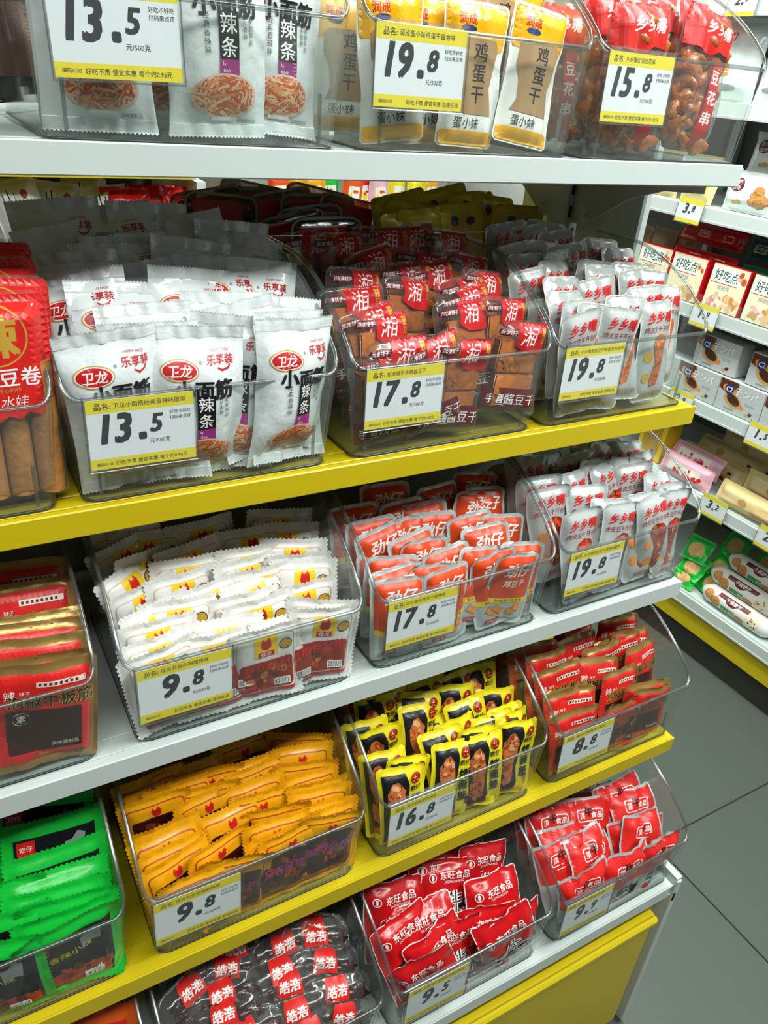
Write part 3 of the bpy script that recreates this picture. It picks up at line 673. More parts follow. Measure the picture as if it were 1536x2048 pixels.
# ---------------------------------------------------------------- price tags
def price_tag(M, price, name, foot, label, W=95.0, H=65.0, small=False):
    o = link('price_tag', None); o.matrix_world = M; tag(o, label, 'price tag', 'yellow and white price tags')
    P = lambda x, z, off: (x / 1000, -off / 1000, z / 1000)
    mb = MB(); mb.box(-W / 2000, W / 2000, 0.0, .0006, -H / 1000, 0, 'tagwhite'); mb.obj('card', o)
    mb = MB(); b = H * (.19 if not small else .22)
    items_to(mb, [('p', rr(-W / 2, -b, W / 2, 0), 'tagyellow'), ('p', rr(-W / 2, -H, W / 2, -H + H * .155), 'tagyellow')], P, 40, .05, .03); mb.obj('yellow_band', o)
    big, dec = price.split('.'); k = H / 65; it = []
    it += [('t', big, (-23 if len(big) == 2 else -15) * k, -H * .42, 38 * k, 'price', dict(b=.045, sh=.18, sx=.84 if len(big) == 2 else .95))]
    it.append(('p', rr(-4 * k, -H * .625, 3.2 * k, -H * .625 + 7.2 * k, 2 * k), 'price'))
    it += [('t', dec, 12.5 * k, -H * .40, 24 * k, 'price', dict(b=.045, sh=.18, sx=.95))]
    if name: it += [('t', '品名:', -W / 2 + 14, -b * .5, 6.6, 'ink', dict(b=.015)), ('t', name, -W / 2 + 23 + len(name) * 2.7, -b * .5, 5.4, 'ink', dict(b=.012))]
    if not small:
        it += [('t', '元/500克', 15, -H * .66, 5, 'ink'), ('t', '好吃不好吃', W / 2 - 13, -H * .27, 4, 'ink'), ('t', '扫码来点评', W / 2 - 13, -H * .35, 4, 'ink'),
               ('t', '编码0103', -W / 2 + 12, -H * .925, 3.6, 'ink'), ('t', foot, W / 2 - 3 - len(foot) * 2.1, -H * .925, 4.6, 'ink')]
    mb = MB(); items_to(mb, it, P, 60, .12, .01); mb.obj('lettering', o)
    mb = MB(); w2, h2 = W / 2000 + .0018, H / 1000 + .002
    mb.box(-w2, w2, -.0016, -.0011, -h2, .004, 'sleeve'); sl = mb.obj('plastic_sleeve', o)
    mb = MB(); mb.tube([(-w2, -.001, .004), (-w2, -.001, -h2), (w2, -.001, -h2), (w2, -.001, .004)], .0009, 'acrylic_rim', 6); mb.obj('sleeve_edge', sl)
    if not small:
        mb = MB(); mb.box(-w2, w2, -.0016, .007, .003, .0044, 'sleeve'); mb.box(-w2, w2, .0062, .007, -.012, .0044, 'sleeve'); mb.obj('hook', sl)
    return o
TAGS = [(1, 1, 88, -26, 350, -8, '13.5', '卫龙小面筋经典香辣味散装', '好吃不贵 便宜实惠 每个约0.96元'), (1, 2, 752, 42, 935, 64, '19.8', '润成蛋小妹鸡蛋干酱香味', '好吃不贵 便宜实惠 混搭任选'),
        (1, 3, 1216, 104, 1352, 120, '15.8', '乡乡嘴红油豆花串', '好吃不贵 便宜实惠 每个约1.22元'), (2, 1, 168, 808, 386, 787, '13.5', '卫龙小面筋经典香辣味散装', '好吃不贵 便宜实惠 每个约0.96元'),
        (2, 2, 733, 744, 890, 728, '17.8', '盐津铺子手磨酱豆干', '好吃不贵 便宜实惠 每个约0.68元'), (2, 3, 1131, 703, 1250, 690, '19.8', '乡乡嘴虎皮豆干鲜香原味散称', '好吃不贵 便宜实惠 混搭任选'),
        (3, 1, 270, 1346, 463, 1296, '9.8', '佳龙五谷杂粮甜辣味', '好吃不贵 便宜实惠 混搭任选'), (3, 2, 777, 1210, 916, 1174, '17.8', '劲仔散称厚豆干香辣味', '好吃不贵 便宜实惠 每个约0.89元'),
        (3, 3, 1142, 1110, 1249, 1082, '19.8', '乡乡嘴虎皮豆干香辣味散称', '好吃不贵 便宜实惠 混搭任选'), (4, 1, 303, 1812, 484, 1744, '9.8', '佳龙五谷杂粮麻辣味', '好吃不贵 便宜实惠 混搭任选'),
        (4, 2, 779, 1622, 912, 1568, '16.8', '君仔烤面筋烧烤味', '好吃不贵 便宜实惠 每个约1.01元'), (4, 3, 1128, 1476, 1229, 1434, '8.8', '辣妹子泡椒味素牛板筋', '好吃不贵 便宜实惠 混搭任选'),
        (5, 2, 814, 1996, 938, 1936, '9.5', '东旺素牛筋爆炒牛筋味散称', '好吃不贵 便宜实惠 每个约0.56元'), (5, 3, 1131, 1820, 1226, 1774, '9.9', '顶牛素牛筋爆炒牛筋味', '好吃不贵 便宜实惠 混搭任选')]
for s, n, x0, y0, x1, y1, pr, nm, ft_ in TAGS:
    yp = SY[s] + .0035; a, b = at_y(x0, y0, yp), at_y(x1, y1, yp); c = (a + b) / 2
    z = SZ[s] + .0016 + BF + (.001 if (s, n) != (1, 1) else .007)
    M = Matrix.Translation((c.x, yp - .001, z)) @ Matrix.Rotation(math.atan2((b - a).z, (b - a).x) * .5, 4, 'Y').inverted() @ Matrix.Rotation(math.radians(-2.5), 4, 'X')
    price_tag(M, pr, nm, ft_, 'price tag reading ' + pr + ' on the ' + BDESC[(s, n)] + ', ' + SN[s])

# ---------------------------------------------------------------- filling the bins
ORD = ['first', 'second', 'third', 'fourth', 'fifth', 'sixth', 'seventh', 'eighth', 'ninth', 'tenth', 'eleventh', 'twelfth', 'thirteenth', 'fourteenth']
PLACED = {}
def place(kn, top, yaw, lean, roll, zfloor, yfront, s, n, xr=None, keep=False):
    p = variant(kn, 0)[2]; H = p.H / 1000; T = p.T / 2000
    if not keep:
        ly = top.y - (yfront + .002 + T * .75)                      # room in front of the top edge
        lmax = math.asin(max(-.15, min(.95, ly / H)))
        lean = min(lean, lmax)
    if xr:                                                        # top edge may lean over the bin side, the foot stays inside it
        hw = p.W / 2000 * abs(math.cos(yaw)) * .97; mid = (xr[0] + xr[1]) / 2; hb = (xr[1] - xr[0]) / 2
        top.x = min(max(top.x, mid - max(0, hb + .012 - hw)), mid + max(0, hb + .012 - hw))
        xb = top.x + math.sin(roll) * H; xb = min(max(xb, mid - max(0, hb - hw)), mid + max(0, hb - hw))
        roll = math.asin(max(-.36, min(.36, (xb - top.x) / H)))
    r = Vector((math.cos(yaw) * math.cos(roll), math.sin(yaw) * math.cos(roll), math.sin(roll)))
    u = Vector((-math.sin(yaw) * math.sin(lean), math.cos(yaw) * math.sin(lean), math.cos(lean)))
    u = (u - r * u.dot(r)).normalized(); f = u.cross(r)
    o = top - u * H
    low = o.z - abs(math.sin(roll)) * p.W / 2000
    if low < zfloor + .002: o.z += zfloor + .002 - low
    M = Matrix.Identity(4)
    for i, c in enumerate((r, f, u, o)):
        for q in range(3): M[q][i] = c[q]
    PLACED.setdefault((kn, s, n), []).append(M)
def fill(s, n, kn, crop, edges, z0, slope, lean, ywk=0.8, y0=None):
    """each entry: left and right end of a pack's top edge as read off the photo; the ray meets the sloping top of the pile"""
    sc, ox, oy = crop; bx, by, bz = BX[(s, n)], SY[s] + .006, SZ[s] + .0016
    rnd = random.Random(s * 10 + n)
    for e in edges:
        q = []
        for a, b in ((e[0], e[1]), (e[2], e[3])): q.append(at_plane(ox + a / sc, oy + b / sc, SZ[s] + z0, by + .02, slope))
        c = (q[0] + q[1]) / 2; d = q[1] - q[0]
        c.y = min(max(c.y, by + .014), by + BD - .02); yaw = max(-.65, min(.65, math.atan2(d.y, d.x) * ywk)); roll = math.radians(rnd.uniform(-1, 1) * KIND[kn].get('rollr', 7))
        place(kn, c, yaw + rnd.uniform(-.08, .08), math.radians(lean + rnd.uniform(-6, 6)), roll, bz + .0026, by + .0085, s, n, (bx - .1215, bx + .1225))
def stand(s, n, kn, rows):
    bx, by, bz = BX[(s, n)], SY[s] + .006, SZ[s] + .0016
    p = variant(kn, 0)[2]
    for px, y, dz, lean, yaw, roll in rows:
        d = ray(px[0], px[1]); x = d.x * (y / d.y) if isinstance(px, tuple) else px
        lr, yr, rl = map(math.radians, (lean, yaw, roll))
        top = Vector((x - math.sin(rl) * p.H / 1000, y + math.sin(lr) * p.H / 1000, bz + .006 + dz + math.cos(lr) * p.H / 1000))
        place(kn, top, yr, lr, rl, bz + .0026, by, s, n, (bx - .1215, bx + (.1225 if (s, n) != (2, 0) else .137)), True)
cA, cB, cC = (2.194, 0, 340), (2.743, 560, 340), (3.2, 960, 340)
cD, cE, cF = (2.56, 160, 980), (3.072, 640, 880), (3.339, 980, 860)
cG, cH, cI = (2.073, 0, 1060), (2.648, 200, 1420), (1.969, 660, 1200)
cJ, cK = (3.339, 340, 340), (2.477, 700, 320)
fill(2, 1, 'noodle_snack_pouch', cA, [(215, 790, 660, 745), (660, 742, 1045, 735), (1170, 850, 1510, 720), (840, 640, 1240, 665), (425, 668, 860, 672), (1240, 690, 1470, 575), (820, 592, 1175, 582),
     (420, 590, 820, 580), (1125, 530, 1470, 570), (830, 545, 1130, 528), (645, 450, 1000, 420), (1165, 365, 1475, 410), (790, 400, 1160, 370), (330, 500, 660, 480), (130, 400, 480, 490),
     (400, 430, 790, 375), (640, 310, 1035, 310), (1055, 260, 1340, 330), (40, 340, 450, 385), (360, 330, 640, 312), (700, 215, 1040, 265), (850, 240, 1230, 220), (0, 290, 340, 195), (360, 300, 710, 270),
     (0, 110, 345, 105), (240, 150, 640, 140), (480, 150, 750, 110), (690, 225, 930, 170)], .147, .36, 20, .7)
fill(2, 2, 'red_tofu_pack', cB, [(1190, 830, 1480, 815), (740, 950, 940, 905), (520, 925, 760, 905), (380, 785, 690, 757), (800, 722, 1160, 697), (1165, 712, 1400, 667), (820, 660, 1150, 622), (500, 602, 865, 568),
     (330, 762, 560, 745), (480, 505, 860, 500), (300, 545, 520, 525), (870, 592, 1090, 572), (1080, 562, 1300, 522), (660, 432, 900, 450), (920, 462, 1150, 452), (210, 352, 400, 332), (370, 462, 550, 412),
     (620, 302, 780, 300), (830, 332, 1135, 317), (460, 302, 640, 310), (20, 332, 220, 325), (700, 512, 900, 502), (250, 642, 500, 632), (410, 1052, 620, 1005), (960, 960, 1200, 930)], .136, .36, 16)
fill(2, 3, 'tiger_skin_tofu_pouch', cC, [(480, 930, 800, 905), (800, 893, 1040, 885), (1035, 870, 1250, 805), (1150, 738, 1365, 725), (625, 880, 870, 825), (530, 850, 700, 800), (840, 805, 1040, 800), (955, 742, 1160, 735),
     (620, 692, 820, 685), (370, 700, 690, 660), (470, 800, 640, 745), (855, 650, 1115, 610), (1090, 620, 1290, 640), (345, 610, 620, 545), (640, 580, 850, 575), (690, 620, 870, 597), (840, 590, 1070, 590),
     (785, 497, 1010, 495), (625, 440, 890, 435), (360, 550, 590, 480), (195, 535, 420, 530), (80, 500, 310, 445), (300, 460, 550, 455), (450, 478, 680, 460), (350, 385, 630, 380), (200, 345, 400, 360), (60, 325, 260, 340),
     (330, 320, 530, 340), (190, 640, 390, 620)], .138, .33, 14)
fill(3, 1, 'mixed_grain_pack', cD, [(1090, 650, 1420, 600), (790, 765, 1090, 690), (485, 790, 860, 700), (225, 900, 550, 780), (900, 690, 1190, 605), (1085, 545, 1405, 570), (725, 600, 1085, 510), (550, 690, 930, 625), (195, 710, 575, 620),
     (215, 790, 560, 700), (310, 600, 680, 520), (690, 560, 960, 500), (970, 500, 1315, 445), (230, 680, 520, 490), (145, 590, 450, 390), (340, 500, 670, 350), (470, 540, 800, 420), (750, 500, 1000, 395), (975, 380, 1355, 330),
     (790, 420, 1050, 370), (690, 400, 1005, 290), (365, 370, 720, 320), (380, 330, 710, 215), (720, 310, 1010, 270), (715, 210, 1015, 170), (960, 260, 1285, 230), (1020, 170, 1270, 140), (790, 92, 1250, 100), (440, 200, 770, 110),
     (260, 215, 430, 210), (225, 390, 440, 225), (75, 320, 215, 230), (110, 490, 240, 330), (100, 210, 320, 180), (960, 340, 1270, 310)], .100, .40, 13)
fill(3, 2, 'thick_tofu_pouch', cE, [(1110, 812, 1365, 765), (905, 742, 1190, 672), (1180, 642, 1400, 605), (640, 830, 905, 760), (300, 890, 650, 830), (520, 800, 860, 712), (280, 805, 620, 748), (280, 722, 610, 690), (600, 690, 920, 622),
     (900, 690, 1090, 612), (490, 640, 780, 562), (390, 640, 690, 507), (860, 530, 1150, 502), (760, 457, 1060, 440), (1060, 452, 1270, 430), (230, 590, 460, 492), (330, 502, 665, 447), (470, 412, 770, 347), (180, 502, 430, 452),
     (600, 442, 780, 432), (840, 312, 1080, 310), (1000, 275, 1160, 262), (860, 187, 1040, 190), (550, 332, 870, 207), (90, 397, 310, 390), (230, 272, 550, 252), (400, 382, 600, 347)], .104, .40, 18)
fill(3, 3, 'spicy_tofu_pouch', cF, [(455, 570, 745, 480), (755, 520, 1005, 465), (990, 485, 1180, 425), (1190, 430, 1470, 312), (480, 370, 800, 360), (430, 330, 645, 240), (270, 402, 450, 360), (810, 225, 1055, 215), (670, 242, 870, 190),
     (995, 322, 1255, 245), (1130, 382, 1305, 300), (870, 450, 1120, 385), (760, 472, 900, 450), (130, 312, 460, 300), (75, 202, 430, 155), (430, 162, 700, 130), (620, 222, 800, 170), (700, 82, 870, 50), (830, 92, 1000, 55),
     (1000, 180, 1130, 85), (570, 82, 740, 60), (840, 192, 980, 165)], .132, .36, 15)
fill(3, 0, 'pepper_tendon_pack', cG, [(10, 640, 395, 575), (0, 600, 370, 480), (0, 392, 365, 345), (80, 342, 345, 310), (0, 470, 300, 420), (0, 240, 240, 180), (0, 140, 230, 100)], .112, .38, 17)
fill(4, 0, 'green_snack_pack', cG, [(60, 1740, 480, 1560), (0, 1680, 535, 1500), (60, 1570, 505, 1450), (50, 1480, 390, 1340), (0, 1400, 440, 1230), (0, 1240, 420, 1130), (0, 1090, 350, 1062), (40, 1530, 410, 1420), (-200, 1800, 60, 1740), (-160, 1640, 100, 1560), (-150, 1500, 60, 1440)], .100, .40, 24)
fill(4, 1, 'amber_grain_pack', cH, [(1120, 612, 1410, 500), (880, 700, 1130, 600), (750, 752, 1140, 572), (1050, 572, 1385, 472), (1040, 532, 1370, 432), (550, 830, 890, 762), (320, 940, 680, 852), (215, 900, 540, 652), (195, 782, 530, 652),
     (740, 612, 1115, 532), (480, 812, 750, 552), (760, 542, 1090, 467), (1030, 452, 1340, 362), (1020, 392, 1330, 342), (900, 372, 1300, 287), (640, 442, 955, 322), (720, 480, 1000, 382), (520, 602, 835, 437), (380, 422, 720, 367),
     (160, 662, 490, 552), (170, 702, 490, 592), (110, 512, 420, 402), (65, 402, 420, 312), (230, 422, 590, 342), (590, 332, 900, 242), (660, 342, 985, 232), (850, 202, 1285, 167), (960, 292, 1210, 242), (620, 192, 890, 102),
     (300, 332, 620, 252), (420, 482, 700, 392), (880, 132, 1240, 92), (440, 352, 700, 262)], .098, .42, 13)
fill(4, 2, 'roast_gluten_pouch', cI, [(200, 692, 355, 652), (400, 572, 570, 547), (690, 482, 850, 452), (215, 622, 400, 592), (130, 602, 275, 582), (510, 552, 685, 512), (360, 542, 500, 482), (420, 492, 550, 440), (110, 502, 265, 487), (260, 442, 440, 377),
     (440, 412, 610, 377), (560, 472, 710, 430), (620, 442, 760, 390), (680, 462, 815, 390), (580, 352, 725, 337), (400, 342, 580, 317), (90, 382, 270, 367), (270, 372, 440, 352), (420, 292, 560, 262), (510, 272, 640, 240),
     (290, 322, 440, 307), (130, 352, 280, 340), (60, 482, 200, 462), (500, 502, 660, 482)], .112, .40, 18)
fill(4, 3, 'small_tendon_pack', cI, [(1190, 402, 1385, 332), (1060, 422, 1255, 367), (880, 462, 1045, 407), (860, 362, 1030, 332), (840, 372, 1020, 322), (1050, 302, 1220, 232), (1170, 342, 1340, 302), (1150, 102, 1335, 77), (1170, 222, 1330, 100),
     (970, 252, 1140, 197), (800, 272, 980, 237), (980, 222, 1160, 122), (870, 172, 1050, 112), (770, 232, 940, 172), (1050, 72, 1220, 42), (720, 182, 870, 162), (1060, 172, 1200, 112)], .112, .40, 17)
fill(5, 1, 'chili_strip_pouch', cH, [(1165, 1560, 1490, 1480), (880, 1560, 1165, 1462), (440, 1562, 840, 1472), (815, 1402, 1160, 1332), (440, 1502, 800, 1332), (800, 1352, 1070, 1242), (1050, 1262, 1370, 1212), (830, 1232, 1060, 1102), (1040, 1112, 1290, 1082),
     (1110, 1042, 1330, 1022), (1140, 1402, 1445, 1332), (340, 1482, 540, 1332), (600, 1652, 880, 1572), (1010, 1652, 1200, 1592), (520, 1330, 800, 1230), (560, 1230, 830, 1130)], .100, .34, 40, .9)
fill(5, 2, 'beef_tendon_bag', cI, [(230, 1472, 430, 1402), (390, 1302, 555, 1222), (555, 1372, 790, 1242), (490, 1222, 740, 1172), (215, 1252, 490, 1132), (155, 1122, 350, 1072), (350, 1042, 580, 982), (560, 1092, 700, 1052), (310, 1342, 460, 1262),
     (160, 1302, 340, 1182), (340, 1002, 500, 962), (540, 982, 660, 922), (640, 1290, 810, 1200)], .108, .40, 32)
fill(5, 3, 'silver_tendon_bag', cI, [(1060, 1052, 1275, 972), (910, 1112, 1080, 1052), (1240, 992, 1375, 907), (1150, 882, 1320, 802), (890, 962, 1040, 882), (820, 972, 970, 912), (930, 992, 1100, 852), (1100, 762, 1300, 702), (1060, 892, 1310, 802),
     (830, 922, 1000, 852), (770, 822, 960, 782), (1040, 742, 1200, 667), (940, 792, 1070, 762)], .110, .38, 30)
fill(5, 0, 'orange_snack_pack', cG, [(250, 2035, 510, 1952), (100, 2030, 400, 1990), (0, 2060, 240, 2000)], .100, .40, 20)
Y1 = SY[1] + .006
stand(1, 1, 'noodle_snack_pouch', [((440, 283), Y1 + .030, 0, 3, 0, 1), ((572, 287), Y1 + .052, 0, 5, 3, -2), ((205, 275), Y1 + .034, 0, 3, -3, 0), ((325, 276), Y1 + .060, 0, 6, 2, 1), ((250, 276), Y1 + .10, 0, 6, 0, 0), ((470, 276), Y1 + .105, 0, 6, 0, 2), ((360, 270), Y1 + .15, 0.01, 6, 0, 0)])
stand(1, 2, 'egg_tofu_pouch', [((770, 303), Y1 + .024, 0, 2, 4, 2), ((852, 302), Y1 + .038, 0, 5, -3, 3), ((925, 306), Y1 + .023, 0, 4, 0, -2), ((1030, 310), Y1 + .024, 0, 5, 2, -8), ((1080, 313), Y1 + .046, 0, 6, 8, -13),
      ((790, 290), Y1 + .065, .03, 8, 5, 8), ((870, 292), Y1 + .068, .045, 8, -6, 4), ((960, 296), Y1 + .065, .04, 10, 5, -6), ((1050, 300), Y1 + .072, .032, 10, 4, -12), ((830, 285), Y1 + .11, .05, 10, 0, 5), ((930, 288), Y1 + .11, .055, 10, 0, -4), ((1010, 292), Y1 + .115, .05, 10, 0, -12), ((1080, 296), Y1 + .10, .045, 10, 0, -15)])
stand(1, 3, 'tofu_flower_bag', [((1240, 322), Y1 + .034, 0, 4, 0, 2), ((1345, 326), Y1 + .036, 0, 6, 3, -9), ((1400, 326), Y1 + .060, 0, 8, 8, -15), ((1215, 312), Y1 + .075, .015, 8, -4, 8), ((1300, 314), Y1 + .085, .022, 8, 0, -6), ((1375, 316), Y1 + .10, .018, 10, 6, -14), ((1260, 306), Y1 + .13, .03, 10, 0, 4), ((1350, 306), Y1 + .15, .03, 10, 0, -8)])
stand(2, 0, 'tofu_roll_bag', [((44, 1000), SY[2] + .030, 0, 4, 0, 2), ((50, 960), SY[2] + .062, .004, 8, 0, -1), ((40, 930), SY[2] + .095, .012, 10, 2, 2), ((20, 900), SY[2] + .13, .02, 12, 0, 0)])
stand(1, 0, 'tofu_flower_bag', [((-40, 268), Y1 + .04, 0, 4, 0, 0)])
def bury(s, n, kn, cols=2, ys=(.085, .135, .185)):
    bx, by, bz = BX[(s, n)], SY[s] + .006, SZ[s] + .0016; p = variant(kn, 0)[2]; rnd = random.Random(s + n)
    for y in ys:
        for c in range(cols):
            x = bx + (c - (cols - 1) / 2) * .236 / cols
            lr = math.radians(rnd.uniform(4, 12)); h = p.H / 1000
            place(kn, Vector((x, by + y + h * math.sin(lr) * .5, bz + .006 + h * math.cos(lr))), rnd.uniform(-.1, .1), lr, rnd.uniform(-.05, .05), bz + .0026, by, s, n + 10, (bx - .1215, bx + .1225), True)
for a in ((1, 1, 'noodle_snack_pouch', 2, (.13, .19)), (1, 2, 'egg_tofu_pouch', 3, (.15, .2)), (1, 3, 'tofu_flower_bag', 2, (.16, .205)), (2, 1, 'noodle_snack_pouch'), (2, 2, 'red_tofu_pack'), (2, 3, 'tiger_skin_tofu_pouch', 3), (3, 1, 'mixed_grain_pack'), (3, 2, 'thick_tofu_pouch', 3), (3, 3, 'spicy_tofu_pouch', 3), (4, 1, 'amber_grain_pack'), (4, 2, 'roast_gluten_pouch', 3), (4, 3, 'small_tendon_pack'),
          (3, 0, 'pepper_tendon_pack'), (4, 0, 'green_snack_pack'), (5, 1, 'chili_strip_pouch'), (5, 2, 'beef_tendon_bag'), (5, 3, 'silver_tendon_bag')): bury(*a)
# packs on the far half of the gondola, tops showing over the near bins
def fill_back(kn, crop, edges, z0, n, lean=12):
    sc, ox, oy = crop; rnd = random.Random(n)
    for e in edges:
        q = [at_plane(ox + a / sc, oy + b / sc, z0, 1.02, .12) for a, b in ((e[0], e[1]), (e[2], e[3]))]
        c = (q[0] + q[1]) / 2; d = q[1] - q[0]; c.y = min(max(c.y, YC + .05), YC + .33)
        place(kn, c, max(-.4, min(.4, math.atan2(d.y, d.x) * .5)), math.radians(rnd.uniform(-6, lean)), rnd.uniform(-.2, .2), 1.172, YC, 0, n, None, True)
fill_back('red_blister_pack', cJ, [(80, 122, 390, 115), (120, 167, 560, 140), (400, 112, 640, 105), (600, 152, 850, 115), (890, 112, 1150, 130), (820, 162, 1090, 150), (1110, 180, 1380, 200), (740, 262, 1100, 215), (620, 292, 940, 270), (480, 80, 690, 90), (850, 330, 1250, 300)], 1.360, 1)
fill_back('yellow_snack_bag', cK, [(120, 172, 320, 160), (180, 202, 440, 190), (170, 262, 420, 245), (280, 272, 500, 250), (420, 232, 650, 200), (600, 200, 800, 150), (740, 220, 930, 225), (300, 142, 560, 135), (480, 160, 700, 150)], 1.372, 2, 25)

kind('dark_snack_bag', shape=dict(W=104, H=170, T=26, st=8, sb=6, ss=3, soft=20, r=5, crump=4), body='black_film', items=lambda W, H, r: [('p', rr(-36, 24, 36, 92, 6), 'brown'), ('p', el(0, 126, 26, 14), 'maroon')])
for q in range(9):
    place('dark_snack_bag', Vector((-.10 + q * .108, YC + .085 + .03 * (q % 2), 1.474 + .168)), (-.1, .12, 0, .08)[q % 4], math.radians(6), (-.05, .03, .06, 0)[q % 4], 1.4735, YC, 0, 3, None, True)
for q in range(4):
    place('yellow_snack_bag', Vector((.42 + q * .10, YC + .22, 1.474 + .125)), .1 * (-1) ** q, math.radians(8), .05 * (-1) ** q, 1.4735, YC, 0, 4, None, True)
DESC = {'dark_snack_bag': 'dark brown-black bag', 'noodle_snack_pouch': 'silver noodle pouch', 'red_tofu_pack': 'red clear tofu pack', 'tiger_skin_tofu_pouch': 'silver red-lettered pouch', 'spicy_tofu_pouch': 'silver chili-red pouch', 'mixed_grain_pack': 'white scalloped pack',
        'amber_grain_pack': 'amber scalloped pack', 'thick_tofu_pouch': 'orange silver-edged pouch', 'roast_gluten_pouch': 'black yellow pouch', 'pepper_tendon_pack': 'large gold-edged red pack', 'small_tendon_pack': 'small gold-edged red pack', 'green_snack_pack': 'green zigzag-edged pack',
        'orange_snack_pack': 'orange wavy-edged pack', 'chili_strip_pouch': 'clear chili pouch', 'beef_tendon_bag': 'crumpled red bag', 'silver_tendon_bag': 'red-silver crumpled bag', 'egg_tofu_pouch': 'yellow-headed white pouch', 'tofu_flower_bag': 'clear red-topped tofu bag',
        'tofu_roll_bag': 'tall red tofu-roll bag', 'red_blister_pack': 'smoky red blister pack', 'yellow_snack_bag': 'dull yellow bag'}
for (kn, s, n), ms in PLACED.items():
    p = variant(kn, 0)[2]
    rows = {}
    for M in ms: tp = M @ Vector((0, 0, p.H / 1000)); rows.setdefault(int((tp.y - 0.2) / .034), []).append((tp.x, M))
    grp = DESC[kn] + ' group, ' + (SN[s] if s else 'far side of the gondola, ' + ('low' if n < 3 else 'top'))
    cnt = 0
    for ri, rk in enumerate(sorted(rows)):
        for ci, (x, M) in enumerate(sorted(rows[rk], key=lambda q: q[0])):
            where = ('buried in ' if n > 9 else '') + (SN[s] + ' bin' if n or s != 1 else 'top left cut-off bin') if s else ('far side of gondola' if n < 3 else 'far half of top shelf')
            lab = DESC[kn] + ', ' + where + ', ' + ORD[ri] + (' row, ' if n > 9 else ' row from front, ') + ORD[ci] + ' from left'
            make_pack(kn, (cnt * 7 + ri) % 4, M, lab, grp); cnt += 1

# ---------------------------------------------------------------- wall shelving across the side aisle
RX = 1.88
RZ = [.205, .522, .785, 1.035, 1.288, 1.540, 1.765]
mat('wall_unit_back', '5E5C57', 0.6)
ws = empty('wall_shelving', (0, 0, 0), 'brightly lit white wall shelving across the side aisle with yellow base', 'shelving unit')
mb = MB(); mb.box(2.36, 2.38, -.3, 2.3, 0, 2.2, 'wall_unit_back'); mb.obj('back_panel', ws)
for n, z in enumerate(RZ):
    mb = MB(); mb.box(RX, 2.36, -.3, 2.3, z - .004, z, 'white_steel', .001); b = mb.obj('shelf_board', ws)
    mb = MB(); mb.box(RX - .002, RX + .001, -.3, 2.3, z - .035, z + .001, 'white_steel', .001); mb.box(RX - .004, RX - .002, -.3, 2.3, z - .036, z - .031, 'silver'); mb.obj('front_lip', b)
    mb = MB(); mb.box(RX + .004, RX + .006, -.3, 2.3, z + .0005, z + .034, 'acrylic'); mb.obj('clear_riser', b)
mb = MB(); mb.box(RX + .004, RX + .012, -.3, 2.3, .098, .170, 'yellow_steel', .002); mb.obj('base_panel', ws)
mat('kick_steel', '3E3B35', 0.5, var=0.1, bscale=8)
mb = MB(); mb.box(1.91, 1.92, -.3, 2.3, 0, .10, 'kick_steel'); mb.obj('kick_plate', ws)
for yy in (-.3, 1.84, 2.28):
    mb = MB(); mb.box(2.33, 2.36, yy, yy + .02, 0, 2.2, 'white_steel'); mb.obj('upright', ws)
mb = MB(); mb.box(RX + .002, 2.36, 1.6, 1.605, .205, .49, 'yellow_steel'); mb.obj('divider', ws)
RM = Matrix.Rotation(math.radians(-90), 4, 'Z')
def side_box(name, yr, z, w_, h, d, bodyk, items, label, x=RX + .012, lean=0.0, cat='biscuit box', group=None):
    """carton facing the aisle; yr is its edge nearer the camera side of the shelf"""
    o = link(name, None); o.matrix_world = Matrix.Translation((x, yr + w_ / 2, z)) @ RM @ Matrix.Rotation(math.radians(-lean), 4, 'X'); tag(o, label, cat, group)
    mb = MB(); mb.box(-w_ / 2, w_ / 2, 0, d, 0, h, bodyk, .0015); mb.obj('carton', o)
    mb = MB(); items_to(mb, items, lambda x_, z_, off: (x_ / 1000, -off / 1000 * .4 - .0002, z_ / 1000), 60); mb.obj('printed_front', o); return o
rnd = random.Random(5)
def it_biscuit(edge):
    def f(W, H):
        o = [('p', rr(-W / 2 + 3, 2, W / 2 - 3, H - 2), 'cream'), ('p', rr(-W / 2 + 6, H - 48, W / 2 - 22, H - 8), 'white'), ('t', '好吃点', -8, H - 28, 31, 'dgreen', dict(b=.015, sx=.85)), ('p', rr(-W / 2 + 8, H - 50, W / 2 - 30, H - 48), 'red'), ('t', '核桃饼', -8, H - 60, 13, 'grey', dict(b=.02))]
        return o + blobs(-22, 24, 26, 18, 12, rnd, ('pink', 'tan', 'ivory', 'bowl'), (6, 11)) + blobs(22, 26, 26, 16, 14, rnd, ('cookie', 'strip_c', 'cracker'), (8, 13)) + blobs(42, H - 24, 12, 12, 5, rnd, ('strip_b', 'bowl'), (6, 10))
    return f
for yr, bk, lab in ((1.342, 'red_film', 'walnut biscuit box with red spine, centre of the lit biscuit shelf'), (1.208, 'dgreen', 'walnut biscuit box with green spine, nearest the right frame edge'), (1.484, 'red_film', 'walnut biscuit box with red spine, partly behind silver pouches'), (1.612, 'red_film', 'walnut biscuit box beside the grey gondola post')):
    side_box('biscuit_box', yr, RZ[3] + .001, .124, .122, .045, bk, it_biscuit(bk)(124, 122), lab, lean=6, group='walnut biscuit boxes')
